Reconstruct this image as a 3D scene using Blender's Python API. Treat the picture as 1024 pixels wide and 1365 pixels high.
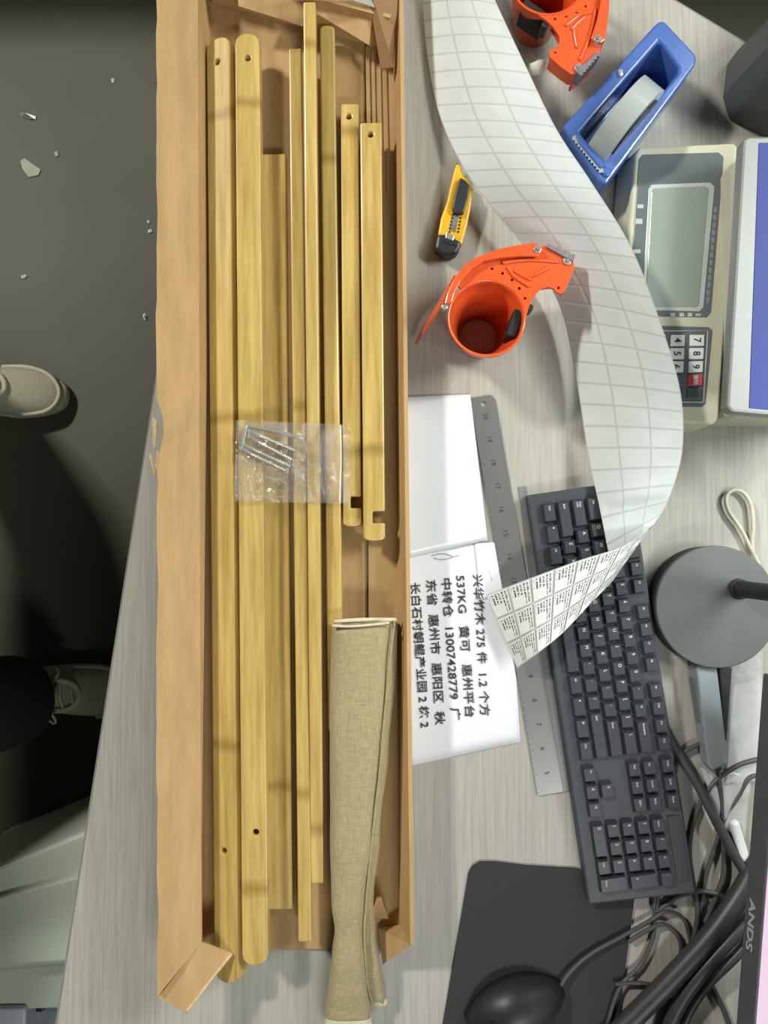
import bpy, bmesh, math, random
from mathutils import Vector, Matrix, noise

random.seed(7)
SC = bpy.context.scene
C = SC.collection
for o in list(bpy.data.objects):
    bpy.data.objects.remove(o)

# ------------------------------------------------------------------ camera, world, lights, exposure
FPX, CX, CY = 1000.0, 512.0, 682.5          # focal length and centre in pixels of the 1024 x 1365 frame
TILT, DIST, DESK = math.radians(2.7), 0.80, 0.74
cam_d = bpy.data.cameras.new('camera'); cam = bpy.data.objects.new('camera', cam_d); C.objects.link(cam)
cam_d.sensor_fit = 'VERTICAL'; cam_d.sensor_height = 36.0; cam_d.lens = 36.0 * FPX / 1365.0
cam_d.clip_start = 0.02; cam_d.clip_end = 50
CAMLOC = Vector((0, -DIST * math.sin(TILT), DESK + DIST * math.cos(TILT)))
cam.location = CAMLOC; cam.rotation_euler = (TILT, 0, 0)
SC.camera = cam

SC.view_settings.view_transform = 'Standard'
SC.view_settings.look = 'None'
SC.view_settings.gamma = 1.0
SC.view_settings.use_curve_mapping = False
SC.view_settings.exposure = 0.0

world = bpy.data.worlds.new('world'); SC.world = world; world.use_nodes = True
world.node_tree.nodes['Background'].inputs[0].default_value = (0.93, 1.0, 0.96, 1)
world.node_tree.nodes['Background'].inputs[1].default_value = 0.10

def area(name, loc, target, sx, sy, power, col=(1, 1, 1)):
    d = bpy.data.lights.new(name, 'AREA'); d.shape = 'RECTANGLE'; d.size = sx; d.size_y = sy
    d.energy = power; d.color = col
    o = bpy.data.objects.new(name, d); C.objects.link(o); o.location = loc
    o.rotation_euler = (Vector(target) - Vector(loc)).to_track_quat('-Z', 'Y').to_euler()
    return o
area('ceiling_light_main', (-2.0, 1.75, DESK + 2.05), (-0.1, 0, DESK), 0.42, 0.2, 100, (1.0, 0.975, 0.91))
area('ceiling_light_second', (1.6, 1.3, DESK + 2.05), (0.1, 0, DESK), 1.2, 0.25, 22, (0.95, 1.0, 0.97))
area('pendant_light', (1.15, 0.45, DESK + 1.0), (0.05, -.1, DESK), 0.5, 0.12, 15, (0.96, 1.0, 0.97))
area('fill_light_near', (0.6, -1.6, DESK + 2.05), (0.1, -.3, DESK), 1.0, 0.2, 24, (0.95, 1.0, 0.97))  # added fill, brightens the lower part of the desk

# ------------------------------------------------------------------ helpers
ROT = Matrix.Rotation(TILT, 3, 'X')
def P(px, py, h=0.0):
    """point at height h above the desk top that the photograph shows at pixel px, py"""
    d = ROT @ Vector(((px - CX) / FPX, -(py - CY) / FPX, -1))
    t = (DESK + h - CAMLOC.z) / d.z
    return CAMLOC + d * t

def srgb(r, g, b):
    f = lambda c: (c / 255 / 12.92) if c / 255 <= 0.04045 else ((c / 255 + 0.055) / 1.055) ** 2.4
    return (f(r), f(g), f(b), 1)

MATS = {}
def mat(name, col, rough=0.5, metal=0.0, vary=0.0, scale=30.0, stretch=None, bump=0.0, spec=0.5, coords='Object', detail=4.0, coat=0.0):
    """procedural principled material; colour varied by (stretched) noise"""
    if name in MATS: return MATS[name]
    m = bpy.data.materials.new(name); m.use_nodes = True; MATS[name] = m
    nt = m.node_tree; b = nt.nodes['Principled BSDF']
    b.inputs['Roughness'].default_value = rough; b.inputs['Metallic'].default_value = metal
    b.inputs['Specular IOR Level'].default_value = spec
    if coat: b.inputs['Coat Weight'].default_value = coat; b.inputs['Coat Roughness'].default_value = 0.15
    b.inputs['Base Color'].default_value = col
    tc = nt.nodes.new('ShaderNodeTexCoord'); mp = nt.nodes.new('ShaderNodeMapping')
    nt.links.new(tc.outputs[coords], mp.inputs[0])
    if stretch: mp.inputs['Scale'].default_value = stretch
    nz = nt.nodes.new('ShaderNodeTexNoise'); nz.inputs['Scale'].default_value = scale; nz.inputs['Detail'].default_value = detail
    nt.links.new(mp.outputs[0], nz.inputs['Vector'])
    cr = nt.nodes.new('ShaderNodeValToRGB')
    lo = tuple(c * (1 - vary) for c in col[:3]) + (1,); hi = tuple(min(1, c * (1 + vary)) for c in col[:3]) + (1,)
    cr.color_ramp.elements[0].color = lo; cr.color_ramp.elements[0].position = 0.3
    cr.color_ramp.elements[1].color = hi; cr.color_ramp.elements[1].position = 0.7
    nt.links.new(nz.outputs[0], cr.inputs[0]); nt.links.new(cr.outputs[0], b.inputs['Base Color'])
    if bump:
        bp = nt.nodes.new('ShaderNodeBump'); bp.inputs['Strength'].default_value = bump; bp.inputs['Distance'].default_value = 0.002
        nt.links.new(nz.outputs[0], bp.inputs['Height']); nt.links.new(bp.outputs[0], b.inputs['Normal'])
    return m

def tag(o, label=None, cat=None, group=None, kind=None):
    if label: o['label'] = label
    if cat: o['category'] = cat
    if group: o['group'] = group
    if kind: o['kind'] = kind
    return o

def link(name, me, m, parent=None, smooth=False):
    o = bpy.data.objects.new(name, me); C.objects.link(o)
    if m is not None and len(me.materials) == 0: me.materials.append(m)
    if smooth:
        for p in me.polygons: p.use_smooth = True
    if parent is not None:
        o.parent = parent
    return o

def thing(name, label, cat, loc=(0, 0, 0), rotz=0.0, group=None, kind=None):
    o = bpy.data.objects.new(name, None); C.objects.link(o)
    o.location = loc; o.rotation_euler = (0, 0, rotz); o.empty_display_size = 0.02
    return tag(o, label, cat, group, kind)

def inw(o, parent):
    """parent an object whose mesh is in world coordinates to an unrotated Empty"""
    o.parent = parent; o.matrix_parent_inverse = Matrix.Translation(-Vector(parent.location)); return o

def pmesh(name, verts, faces, m, parent=None, smooth=False):
    me = bpy.data.meshes.new(name); me.from_pydata([tuple(v) for v in verts], [], faces); me.update()
    bm = bmesh.new(); bm.from_mesh(me); bmesh.ops.recalc_face_normals(bm, faces=bm.faces); bm.to_mesh(me); bm.free()
    return link(name, me, m, parent, smooth)

def bevel(o, w, seg=2):
    b = o.modifiers.new('bevel', 'BEVEL'); b.width = w; b.segments = seg; b.limit_method = 'ANGLE'; b.angle_limit = math.radians(35)
    return o

def prism(name, outline, z0, z1, m, parent=None, bev=0.0, smooth=False):
    """outline: (x, y) points; extruded from z0 to z1"""
    n = len(outline)
    vs = [(x, y, z0) for x, y in outline] + [(x, y, z1) for x, y in outline]
    fs = [tuple(range(n))[::-1], tuple(range(n, 2 * n))] + [(i, (i + 1) % n, n + (i + 1) % n, n + i) for i in range(n)]
    o = pmesh(name, vs, fs, m, parent, smooth)
    if bev: bevel(o, bev)
    return o

def pxprism(name, pts, h1, h0, m, parent=None, bev=0.0):
    """prism whose TOP face is seen at the pixels pts at height h1 over the desk"""
    w = [P(x, y, h1) for x, y in pts]
    o = prism(name, [(p.x, p.y) for p in w], DESK + h0, DESK + h1, m, None, bev)
    if parent is not None: inw(o, parent)
    return o

def box(name, c, s, m, parent=None, bev=0.0, rot=None):
    x, y, z = s[0] / 2, s[1] / 2, s[2] / 2
    vs = [(-x, -y, -z), (x, -y, -z), (x, y, -z), (-x, y, -z), (-x, -y, z), (x, -y, z), (x, y, z), (-x, y, z)]
    fs = [(0, 3, 2, 1), (4, 5, 6, 7), (0, 1, 5, 4), (1, 2, 6, 5), (2, 3, 7, 6), (3, 0, 4, 7)]
    o = pmesh(name, vs, fs, m, parent); o.location = c
    if rot: o.rotation_euler = rot
    if bev: bevel(o, bev)
    return o

def catmull(pts, k=8):
    pts = [Vector(p) for p in pts]; out = []
    for i in range(len(pts) - 1):
        p0 = pts[max(i - 1, 0)]; p1 = pts[i]; p2 = pts[i + 1]; p3 = pts[min(i + 2, len(pts) - 1)]
        for j in range(k):
            t = j / k
            out.append(0.5 * ((2 * p1) + (p2 - p0) * t + (2 * p0 - 5 * p1 + 4 * p2 - p3) * t * t + (3 * p1 - p0 - 3 * p2 + p3) * t ** 3))
    out.append(pts[-1]); return out

def rings_mesh(name, rings, m, parent=None, caps=True, smooth=True, closed=True):
    n = len(rings[0]); vs = [v for r in rings for v in r]; fs = []
    for a in range(len(rings) - 1):
        for i in range(n if closed else n - 1):
            j = (i + 1) % n
            fs.append((a * n + i, a * n + j, (a + 1) * n + j, (a + 1) * n + i))
    if caps and closed:
        fs.append(tuple(range(n))[::-1]); fs.append(tuple(range((len(rings) - 1) * n, len(rings) * n)))
    return pmesh(name, vs, fs, m, parent, smooth)

def tube(name, pts, r, m, parent=None, k=8, sides=8, taper=None):
    ps = catmull(pts, k) if k > 1 else [Vector(p) for p in pts]
    rings = []; up = Vector((0, 0, 1)); prev = None
    for i, p in enumerate(ps):
        t = (ps[min(i + 1, len(ps) - 1)] - ps[max(i - 1, 0)]).normalized()
        a = (prev if prev is not None else (up if abs(t.z) < 0.9 else Vector((1, 0, 0))))
        b = t.cross(a).normalized(); a = b.cross(t).normalized(); prev = a
        rr = r if taper is None else r * taper(i / (len(ps) - 1))
        rings.append([p + (a * math.cos(2 * math.pi * q / sides) + b * math.sin(2 * math.pi * q / sides)) * rr for q in range(sides)])
    return rings_mesh(name, rings, m, parent)

def pxtube(name, pts, r, m, parent=None, k=8, sides=8):
    o = tube(name, [P(*p) for p in pts], r, m, None, k, sides)
    if parent is not None: inw(o, parent)
    return o

def cyl(name, c, r, z0, z1, m, parent=None, n=24, bev=0.0, r2=None):
    r2 = r if r2 is None else r2
    rings = [[(c[0] + rr * math.cos(2 * math.pi * i / n), c[1] + rr * math.sin(2 * math.pi * i / n), z) for i in range(n)] for rr, z in ((r, z0), (r2, z1))]
    o = rings_mesh(name, rings, m, parent, smooth=False)
    if bev: bevel(o, bev)
    return o

def ringwall(name, c, ro, ri, z0, z1, m, parent=None, n=48):
    prof = [(ro, z0), (ro, z1), (ri, z1), (ri, z0)]; vs = []; fs = []
    for i in range(n):
        a = 2 * math.pi * i / n
        for r, z in prof: vs.append((c[0] + r * math.cos(a), c[1] + r * math.sin(a), z))
    for i in range(n):
        for q in range(4):
            j = (i + 1) % n; q2 = (q + 1) % 4
            fs.append((i * 4 + q, j * 4 + q, j * 4 + q2, i * 4 + q2))
    return pmesh(name, vs, fs, m, parent)

def cut(o, cutters):
    """boolean-subtract cutters from o and bake the result"""
    for c in cutters:
        md = o.modifiers.new('cut', 'BOOLEAN'); md.object = c; md.operation = 'DIFFERENCE'; md.solver = 'EXACT'
    bpy.context.view_layer.update()
    dg = bpy.context.evaluated_depsgraph_get()
    me = bpy.data.meshes.new_from_object(o.evaluated_get(dg))
    o.modifiers.clear(); o.data = me
    for c in cutters: bpy.data.objects.remove(c)
    return o

def text_mesh(body, size=0.01, bold=0.0, ext=0.00008):
    cu = bpy.data.curves.new('text', 'FONT'); cu.body = body; cu.size = size; cu.align_x = 'CENTER'; cu.align_y = 'CENTER'
    cu.offset = bold; cu.extrude = ext; cu.resolution_u = 3
    o = bpy.data.objects.new('text', cu); C.objects.link(o)
    bpy.context.view_layer.update()
    me = bpy.data.meshes.new_from_object(o.evaluated_get(bpy.context.evaluated_depsgraph_get()))
    bpy.data.objects.remove(o); bpy.data.curves.remove(cu)
    me.materials.clear()
    return me

def fit(me, w=None, h=None):
    """recentre a text mesh and scale it to width w and height h"""
    xs = [v.co.x for v in me.vertices]; ys = [v.co.y for v in me.vertices]
    if not xs: return me
    cx, cy = (min(xs) + max(xs)) / 2, (min(ys) + max(ys)) / 2
    sx = w / max(1e-6, max(xs) - min(xs)) if w else 1; sy = h / max(1e-6, max(ys) - min(ys)) if h else sx
    if not w: sx = sy
    for v in me.vertices: v.co.x = (v.co.x - cx) * sx; v.co.y = (v.co.y - cy) * sy
    return me

# ------------------------------------------------------------------ materials
def wood_mat(name, c1, c2, scale, stretch, rough, bump=0.03, nodes=False):
    m = bpy.data.materials.new(name); m.use_nodes = True; MATS[name] = m
    nt = m.node_tree; b = nt.nodes['Principled BSDF']; L = nt.links.new
    b.inputs['Roughness'].default_value = rough
    tc = nt.nodes.new('ShaderNodeTexCoord'); mp = nt.nodes.new('ShaderNodeMapping'); mp.inputs['Scale'].default_value = stretch
    oi = nt.nodes.new('ShaderNodeObjectInfo'); ad = nt.nodes.new('ShaderNodeVectorMath'); ad.operation = 'ADD'
    L(tc.outputs['Object'], mp.inputs[0]); L(mp.outputs[0], ad.inputs[0])
    ml = nt.nodes.new('ShaderNodeMath'); ml.operation = 'MULTIPLY'; ml.inputs[1].default_value = 37.0
    L(oi.outputs['Random'], ml.inputs[0]); L(ml.outputs[0], ad.inputs[1])
    nz = nt.nodes.new('ShaderNodeTexNoise'); nz.inputs['Scale'].default_value = scale; nz.inputs['Detail'].default_value = 6; nz.inputs['Roughness'].default_value = 0.65
    L(ad.outputs[0], nz.inputs['Vector'])
    cr = nt.nodes.new('ShaderNodeValToRGB'); cr.color_ramp.elements[0].color = c1; cr.color_ramp.elements[1].color = c2
    cr.color_ramp.elements[0].position = 0.32; cr.color_ramp.elements[1].position = 0.68
    L(nz.outputs[0], cr.inputs[0]); out = cr.outputs[0]
    if nodes:      # the darker bamboo joints, a band every 0.35 m or so, and a per-piece shift of tone
        sp = nt.nodes.new('ShaderNodeSeparateXYZ'); L(tc.outputs['Object'], sp.inputs[0])
        m1 = nt.nodes.new('ShaderNodeMath'); m1.operation = 'MULTIPLY_ADD'; m1.inputs[1].default_value = 3.1; L(sp.outputs[1], m1.inputs[0]); L(ml.outputs[0], m1.inputs[2])
        vo = nt.nodes.new('ShaderNodeTexVoronoi'); vo.voronoi_dimensions = '1D'; vo.feature = 'DISTANCE_TO_EDGE'; vo.inputs['Scale'].default_value = 1.0
        nw = nt.nodes.new('ShaderNodeTexNoise'); nw.inputs['Scale'].default_value = 60; L(tc.outputs['Object'], nw.inputs['Vector'])
        m2 = nt.nodes.new('ShaderNodeMath'); m2.operation = 'MULTIPLY_ADD'; m2.inputs[1].default_value = 0.03; L(nw.outputs[0], m2.inputs[0]); L(m1.outputs[0], m2.inputs[2])
        L(m2.outputs[0], vo.inputs['W'])
        c2r = nt.nodes.new('ShaderNodeValToRGB'); c2r.color_ramp.elements[0].color = (0.62, 0.55, 0.42, 1); c2r.color_ramp.elements[1].color = (1, 1, 1, 1)
        c2r.color_ramp.elements[0].position = 0.004; c2r.color_ramp.elements[1].position = 0.03
        L(vo.outputs['Distance'], c2r.inputs[0])
        mx = nt.nodes.new('ShaderNodeMix'); mx.data_type = 'RGBA'; mx.blend_type = 'MULTIPLY'; mx.inputs[0].default_value = 0.8
        L(out, mx.inputs[6]); L(c2r.outputs[0], mx.inputs[7]); out = mx.outputs[2]
    L(out, b.inputs['Base Color'])
    bp = nt.nodes.new('ShaderNodeBump'); bp.inputs['Strength'].default_value = bump; bp.inputs['Distance'].default_value = 0.002
    L(nz.outputs[0], bp.inputs['Height']); L(bp.outputs[0], b.inputs['Normal'])
    return m

M_DESK = wood_mat('grey_wood_laminate', srgb(156, 153, 143), srgb(178, 175, 164), 24, (14, 0.4, 14), 0.45, 0.02)
M_BAMBOO = wood_mat('varnished_bamboo', srgb(170, 140, 74), srgb(210, 182, 110), 22, (6, 0.35, 6), 0.30, 0.03, nodes=True)
M_CARD = wood_mat('brown_cardboard', srgb(174, 140, 92), srgb(194, 159, 110), 12, (5, 0.8, 5), 0.8, 0.06)
M_CARDEDGE = mat('torn_cardboard_edge', srgb(205, 180, 140), 0.9, vary=0.15, scale=300)
M_FLOOR = mat('worn_grey_green_concrete', srgb(70, 72, 56), 0.6, vary=0.16, scale=3.0, bump=0.05, detail=8)
M_ORANGE = mat('orange_enamel', srgb(228, 92, 44), 0.28, vary=0.05, scale=60, coat=0.3)
M_STEEL = mat('bright_steel', srgb(196, 196, 190), 0.28, 0.6, vary=0.1, scale=200)
M_DSTEEL = mat('dull_steel', srgb(136, 130, 134), 0.4, 0.35, vary=0.15, scale=150)
M_HOLE = mat('dark_rubber', srgb(26, 24, 22), 0.7, vary=0.2, scale=100)
M_BLUE = mat('glossy_blue_plastic', srgb(72, 104, 172), 0.25, vary=0.06, scale=60, coat=0.2)
M_TAPE = mat('grey_clear_tape', srgb(168, 174, 170), 0.22, vary=0.06, scale=20, stretch=(1, 1, 8))
M_YELLOW = mat('yellow_plastic', srgb(222, 172, 28), 0.4, vary=0.08, scale=80)
M_BLACKP = mat('black_plastic', srgb(40, 42, 44), 0.45, vary=0.15, scale=150)
M_KEYB = mat('black_keyboard_plastic', srgb(62, 66, 71), 0.5, vary=0.08, scale=200)
M_KEY = mat('black_key_plastic', srgb(56, 60, 66), 0.42, vary=0.1, scale=250)
M_LEGEND = mat('white_key_print', srgb(205, 208, 206), 0.6, vary=0.05)
M_INK = mat('black_print_ink', srgb(46, 48, 54), 0.7, vary=0.1, scale=300)
M_PAPER = mat('white_paper', srgb(226, 229, 232), 0.8, vary=0.03, scale=14, bump=0.25)
M_SHEET = mat('glossy_white_film', srgb(222, 226, 228), 0.28, vary=0.03, scale=10, stretch=(3, 0.4, 1), bump=0.3)
M_CREAM = mat('cream_plastic', srgb(196, 196, 172), 0.45, vary=0.05, scale=40)
M_PANEL = mat('grey_membrane_panel', srgb(104, 112, 114), 0.3, vary=0.06, scale=60)
M_LCD = mat('grey_green_display', srgb(146, 156, 148), 0.16, vary=0.05, scale=8)
M_LCDRIM = mat('pale_display_border', srgb(186, 192, 186), 0.3, vary=0.04)
M_WKEY = mat('white_key_plastic', srgb(226, 232, 228), 0.45, vary=0.03)
M_RKEY = mat('red_key_plastic', srgb(206, 82, 86), 0.45, vary=0.05)
M_DKEY = mat('grey_key_plastic', srgb(92, 100, 102), 0.4, vary=0.05)
M_CHROME = mat('brushed_pan_steel', srgb(146, 149, 146), 0.5, 0.45, vary=0.06, scale=12, stretch=(1, 0.2, 1))
M_PANBLUE = mat('blue_protective_film', srgb(52, 66, 140), 0.6, vary=0.06, scale=6)
M_LAMP = mat('charcoal_metal', srgb(88, 92, 90), 0.5, 0.2, vary=0.12, scale=12)
M_LAMPSIDE = mat('black_rubber_side', srgb(34, 37, 38), 0.6, vary=0.12, scale=20)
M_PAD = mat('black_mousepad_cloth', srgb(46, 48, 47), 0.75, vary=0.12, scale=400)
M_CABLE = mat('dark_grey_cable', srgb(74, 74, 74), 0.5, vary=0.1, scale=80)
M_CABLEB = mat('black_cable', srgb(58, 58, 60), 0.45, vary=0.1, scale=80)
M_WCORD = mat('off_white_cord', srgb(200, 198, 176), 0.6, vary=0.1, scale=200)
M_GREYP = mat('grey_blue_plastic', srgb(136, 144, 148), 0.4, vary=0.06, scale=40)
M_PALE = mat('pale_grey_green_plastic', srgb(196, 204, 186), 0.45, vary=0.04, scale=10)
M_PALE2 = mat('pale_blue_grey_plastic', srgb(186, 192, 204), 0.45, vary=0.04, scale=10)
M_SHOE = mat('beige_mesh_fabric', srgb(168, 164, 140), 0.85, vary=0.22, scale=420, bump=0.6)
M_SHOE2 = mat('beige_suede', srgb(188, 182, 156), 0.8, vary=0.06, scale=80)
M_SOLE = mat('cream_foam_sole', srgb(178, 170, 140), 0.7, vary=0.08, scale=50)
M_TROUSER = mat('black_trouser_cloth', srgb(24, 24, 26), 0.9, vary=0.2, scale=300)
M_CREAMHEM = mat('cream_cut_edge', srgb(214, 206, 176), 0.9, vary=0.1, scale=300)

def linen():
    m = bpy.data.materials.new('beige_linen_weave'); m.use_nodes = True; nt = m.node_tree; b = nt.nodes['Principled BSDF']; L = nt.links.new
    b.inputs['Roughness'].default_value = 0.75; b.inputs['Sheen Weight'].default_value = 0.2
    tc = nt.nodes.new('ShaderNodeTexCoord'); outs = []
    for st in ((1, 0.05, 1), (0.05, 1, 0.3)):
        mp = nt.nodes.new('ShaderNodeMapping'); mp.inputs['Scale'].default_value = st
        nz = nt.nodes.new('ShaderNodeTexNoise'); nz.inputs['Scale'].default_value = 1600; nz.inputs['Detail'].default_value = 2
        L(tc.outputs['Object'], mp.inputs[0]); L(mp.outputs[0], nz.inputs['Vector']); outs.append(nz.outputs[0])
    ad = nt.nodes.new('ShaderNodeMath'); ad.operation = 'ADD'; L(outs[0], ad.inputs[0]); L(outs[1], ad.inputs[1])
    hf = nt.nodes.new('ShaderNodeMath'); hf.operation = 'MULTIPLY'; hf.inputs[1].default_value = 0.5; L(ad.outputs[0], hf.inputs[0])
    cr = nt.nodes.new('ShaderNodeValToRGB'); cr.color_ramp.elements[0].color = srgb(142, 130, 92); cr.color_ramp.elements[1].color = srgb(178, 165, 124)
    cr.color_ramp.elements[0].position = 0.35; cr.color_ramp.elements[1].position = 0.65
    L(hf.outputs[0], cr.inputs[0]); L(cr.outputs[0], b.inputs['Base Color'])
    bp = nt.nodes.new('ShaderNodeBump'); bp.inputs['Strength'].default_value = 0.3; bp.inputs['Distance'].default_value = 0.001
    L(hf.outputs[0], bp.inputs['Height']); L(bp.outputs[0], b.inputs['Normal'])
    return m
M_LINEN = linen()

def clear_film(name, alpha, tint, rough=0.12):
    m = bpy.data.materials.new(name); m.use_nodes = True; nt = m.node_tree; L = nt.links.new
    b = nt.nodes['Principled BSDF']; b.inputs['Base Color'].default_value = tint; b.inputs['Roughness'].default_value = rough
    b.inputs['Specular IOR Level'].default_value = 0.8
    tc = nt.nodes.new('ShaderNodeTexCoord'); nz = nt.nodes.new('ShaderNodeTexNoise'); nz.inputs['Scale'].default_value = 60; nz.inputs['Detail'].default_value = 3
    L(tc.outputs['Object'], nz.inputs['Vector'])
    bp = nt.nodes.new('ShaderNodeBump'); bp.inputs['Strength'].default_value = 0.5; bp.inputs['Distance'].default_value = 0.004
    L(nz.outputs[0], bp.inputs['Height']); L(bp.outputs[0], b.inputs['Normal'])
    mr = nt.nodes.new('ShaderNodeMapRange'); mr.inputs[3].default_value = alpha * 0.6; mr.inputs[4].default_value = alpha * 1.4
    L(nz.outputs[0], mr.inputs[0]); L(mr.outputs[0], b.inputs['Alpha'])
    return m
M_FILM = clear_film('clear_polythene', 0.11, (0.9, 0.9, 0.88, 1))
def bag_film():
    m = bpy.data.materials.new('crinkled_clear_bag'); m.use_nodes = True; nt = m.node_tree; L = nt.links.new
    nt.nodes.remove(nt.nodes['Principled BSDF'])
    tc = nt.nodes.new('ShaderNodeTexCoord'); nz = nt.nodes.new('ShaderNodeTexNoise'); nz.inputs['Scale'].default_value = 45; nz.inputs['Detail'].default_value = 5; nz.inputs['Distortion'].default_value = 1.2
    L(tc.outputs['Object'], nz.inputs['Vector'])
    bp = nt.nodes.new('ShaderNodeBump'); bp.inputs['Strength'].default_value = 1.0; bp.inputs['Distance'].default_value = 0.012; L(nz.outputs[0], bp.inputs['Height'])
    tr = nt.nodes.new('ShaderNodeBsdfTransparent'); tr.inputs[0].default_value = (.97, .97, .96, 1)
    df = nt.nodes.new('ShaderNodeBsdfDiffuse'); df.inputs[0].default_value = (.8, .8, .78, 1)
    gl = nt.nodes.new('ShaderNodeBsdfGlossy'); gl.inputs['Roughness'].default_value = .12; L(bp.outputs[0], gl.inputs['Normal'])
    m1 = nt.nodes.new('ShaderNodeMixShader'); m1.inputs[0].default_value = .05; L(tr.outputs[0], m1.inputs[1]); L(df.outputs[0], m1.inputs[2])
    m2 = nt.nodes.new('ShaderNodeMixShader'); m2.inputs[0].default_value = .09; L(m1.outputs[0], m2.inputs[1]); L(gl.outputs[0], m2.inputs[2])
    L(m2.outputs[0], nt.nodes['Material Output'].inputs[0]); return m
M_FILM = bag_film()
M_FILM2 = clear_film('milky_polythene', 0.40, (0.66, 0.68, 0.67, 1), 0.3)

def emit(name, col, s):
    m = bpy.data.materials.new(name); m.use_nodes = True; b = m.node_tree.nodes['Principled BSDF']
    b.inputs['Base Color'].default_value = (0.02, 0.02, 0.02, 1); b.inputs['Emission Color'].default_value = col; b.inputs['Emission Strength'].default_value = s
    return m
M_SCREEN = emit('lit_screen', srgb(250, 222, 242), 0.92)

# ------------------------------------------------------------------ floor and desk
fl = pmesh('floor', [(-2.7, -2.3, 0), (2.7, -2.3, 0), (2.7, 3.1, 0), (-2.7, 3.1, 0), (-2.7, -2.3, -.05), (2.7, -2.3, -.05), (2.7, 3.1, -.05), (-2.7, 3.1, -.05)],
           [(0, 1, 2, 3), (7, 6, 5, 4), (0, 4, 5, 1), (1, 5, 6, 2), (2, 6, 7, 3), (3, 7, 4, 0)], M_FLOOR)
tag(fl, 'dull grey-green concrete floor with scuffs below the desk', 'floor', kind='structure')

M_WALL = mat('grey_painted_wall', srgb(62, 62, 58), .8, vary=.05, scale=3)
for nm, c_, s_ in (('wall_left', (-2.65, .4, 1.425), (.1, 5.3, 2.85)), ('wall_right', (2.65, .4, 1.425), (.1, 5.3, 2.85)), ('wall_back', (0, 3.05, 1.425), (5.4, .1, 2.85)),
                   ('wall_front', (0, -2.25, 1.425), (5.4, .1, 2.85)), ('ceiling', (0, .4, 2.90), (5.4, 5.4, .1))):
    tag(box(nm, c_, s_, M_WALL), 'plain grey %s of the workroom' % nm.replace('_', ' '), 'wall' if 'wall' in nm else 'ceiling', kind='structure')
wb = thing('shade_bench', 'added dark bench out of view that shades the floor at the top', 'shade_bench', (-.35, 1.55, 0))  # unseen bench, added to cast shade on the floor at the top
M_BENCH = mat('dark_bench_wood', srgb(52, 50, 42), .7, vary=.1, scale=10)
box('bench_top', (0, 0, .70), (2.6, .62, .04), M_BENCH, wb, .004)
box('back_panel', (0, .22, .34), (2.5, .03, .66), M_BENCH, wb, .004)
for lx in (-1.24, 1.24):
    for ly in (-.26, .26): box('bench_leg', (lx, ly, .34), (.06, .06, .68), M_BENCH, wb, .004)

A = P(75, 1365); B = P(287, 0); d1 = (B - A).normalized()
D0 = P(900, 0); D1 = P(1003, 62); d2 = (D1 - D0).normalized()
den = d1.x * (-d2.y) - d1.y * (-d2.x)
tt = ((D0.x - A.x) * (-d2.y) - (D0.y - A.y) * (-d2.x)) / den
corner = A + d1 * tt
outl = [A - d1 * 0.25, (0.98, (A - d1 * 0.25).y, 0), (0.98, (D0 + d2 * ((0.98 - D0.x) / d2.x)).y, 0), corner]
outl = [(p[0], p[1]) for p in outl]
desk = thing('desk', 'grey wood-grain laminate desk with cut corner under all the packing things', 'desk', (0.1, 0, 0))
inw(prism('desk_top', outl, DESK - 0.025, DESK, M_DESK, None, 0.0015), desk)
M_BAND = mat('grey_edge_band', srgb(128, 126, 118), 0.5, vary=0.08, scale=20)
for q in range(4):
    a = Vector((*outl[q], 0)); b = Vector((*outl[(q + 1) % 4], 0)); t = (b - a).normalized(); nn = Vector((t.y, -t.x, 0)) * 0.0015
    o = prism('edge_band', [(a.x, a.y), (b.x, b.y), (b.x + nn.x, b.y + nn.y), (a.x + nn.x, a.y + nn.y)][::1], DESK - 0.025, DESK - 0.001, M_BAND, None)
    inw(o, desk)
M_DLEG = mat('grey_desk_steel', srgb(110, 112, 110), 0.4, 0.6, vary=0.08, scale=20)
for lx, ly in ((-0.12, -0.72), (0.9, -0.72), (0.9, 0.2), (-0.02, 0.68)):
    inw(box('desk_leg', (lx, ly, (DESK - 0.025) / 2), (0.05, 0.05, DESK - 0.025), M_DLEG, None, 0.004), desk)

# ------------------------------------------------------------------ cardboard box
HB, T = 0.045, 0.004      # wall height, board thickness
boxt = thing('cardboard_box', 'long opened brown cardboard box holding the bamboo slats', 'box', (-0.09, 0, DESK))
def quad_slab(name, pts, m, th=T, parent=None, sub=0, amp=0.0, seed=0):
    """a board seen as the four 3-D points pts (top face), th thick; long edges wavy by amp"""
    a, b, c, d = [Vector(p) for p in pts]
    n = (b - a).cross(d - a).normalized()
    if n.z < 0: n = -n
    k = max(1, sub); top = []
    for i in range(k + 1):
        t = i / k
        l = a.lerp(d, t); r = b.lerp(c, t)
        w = amp * noise.noise(Vector((t * 9 + seed, seed * 3.1, 0.3)))
        l = l + (l - r).normalized() * w
        top.append((l, r))
    vs = []; fs = []
    for l, r in top: vs += [l, r, r - n * th, l - n * th]
    for i in range(k):
        for q in range(4):
            q2 = (q + 1) % 4
            fs.append((i * 4 + q, i * 4 + q2, i * 4 + 4 + q2, i * 4 + 4 + q))
    fs += [(3, 2, 1, 0), (k * 4, k * 4 + 1, k * 4 + 2, k * 4 + 3)]
    o = pmesh(name, vs, fs, m)
    if parent is not None: inw(o, parent)
    return o
YT = P(300, 5).y; YB = P(300, 1262).y
LX0, LX1 = -0.1905, -0.1905
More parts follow.
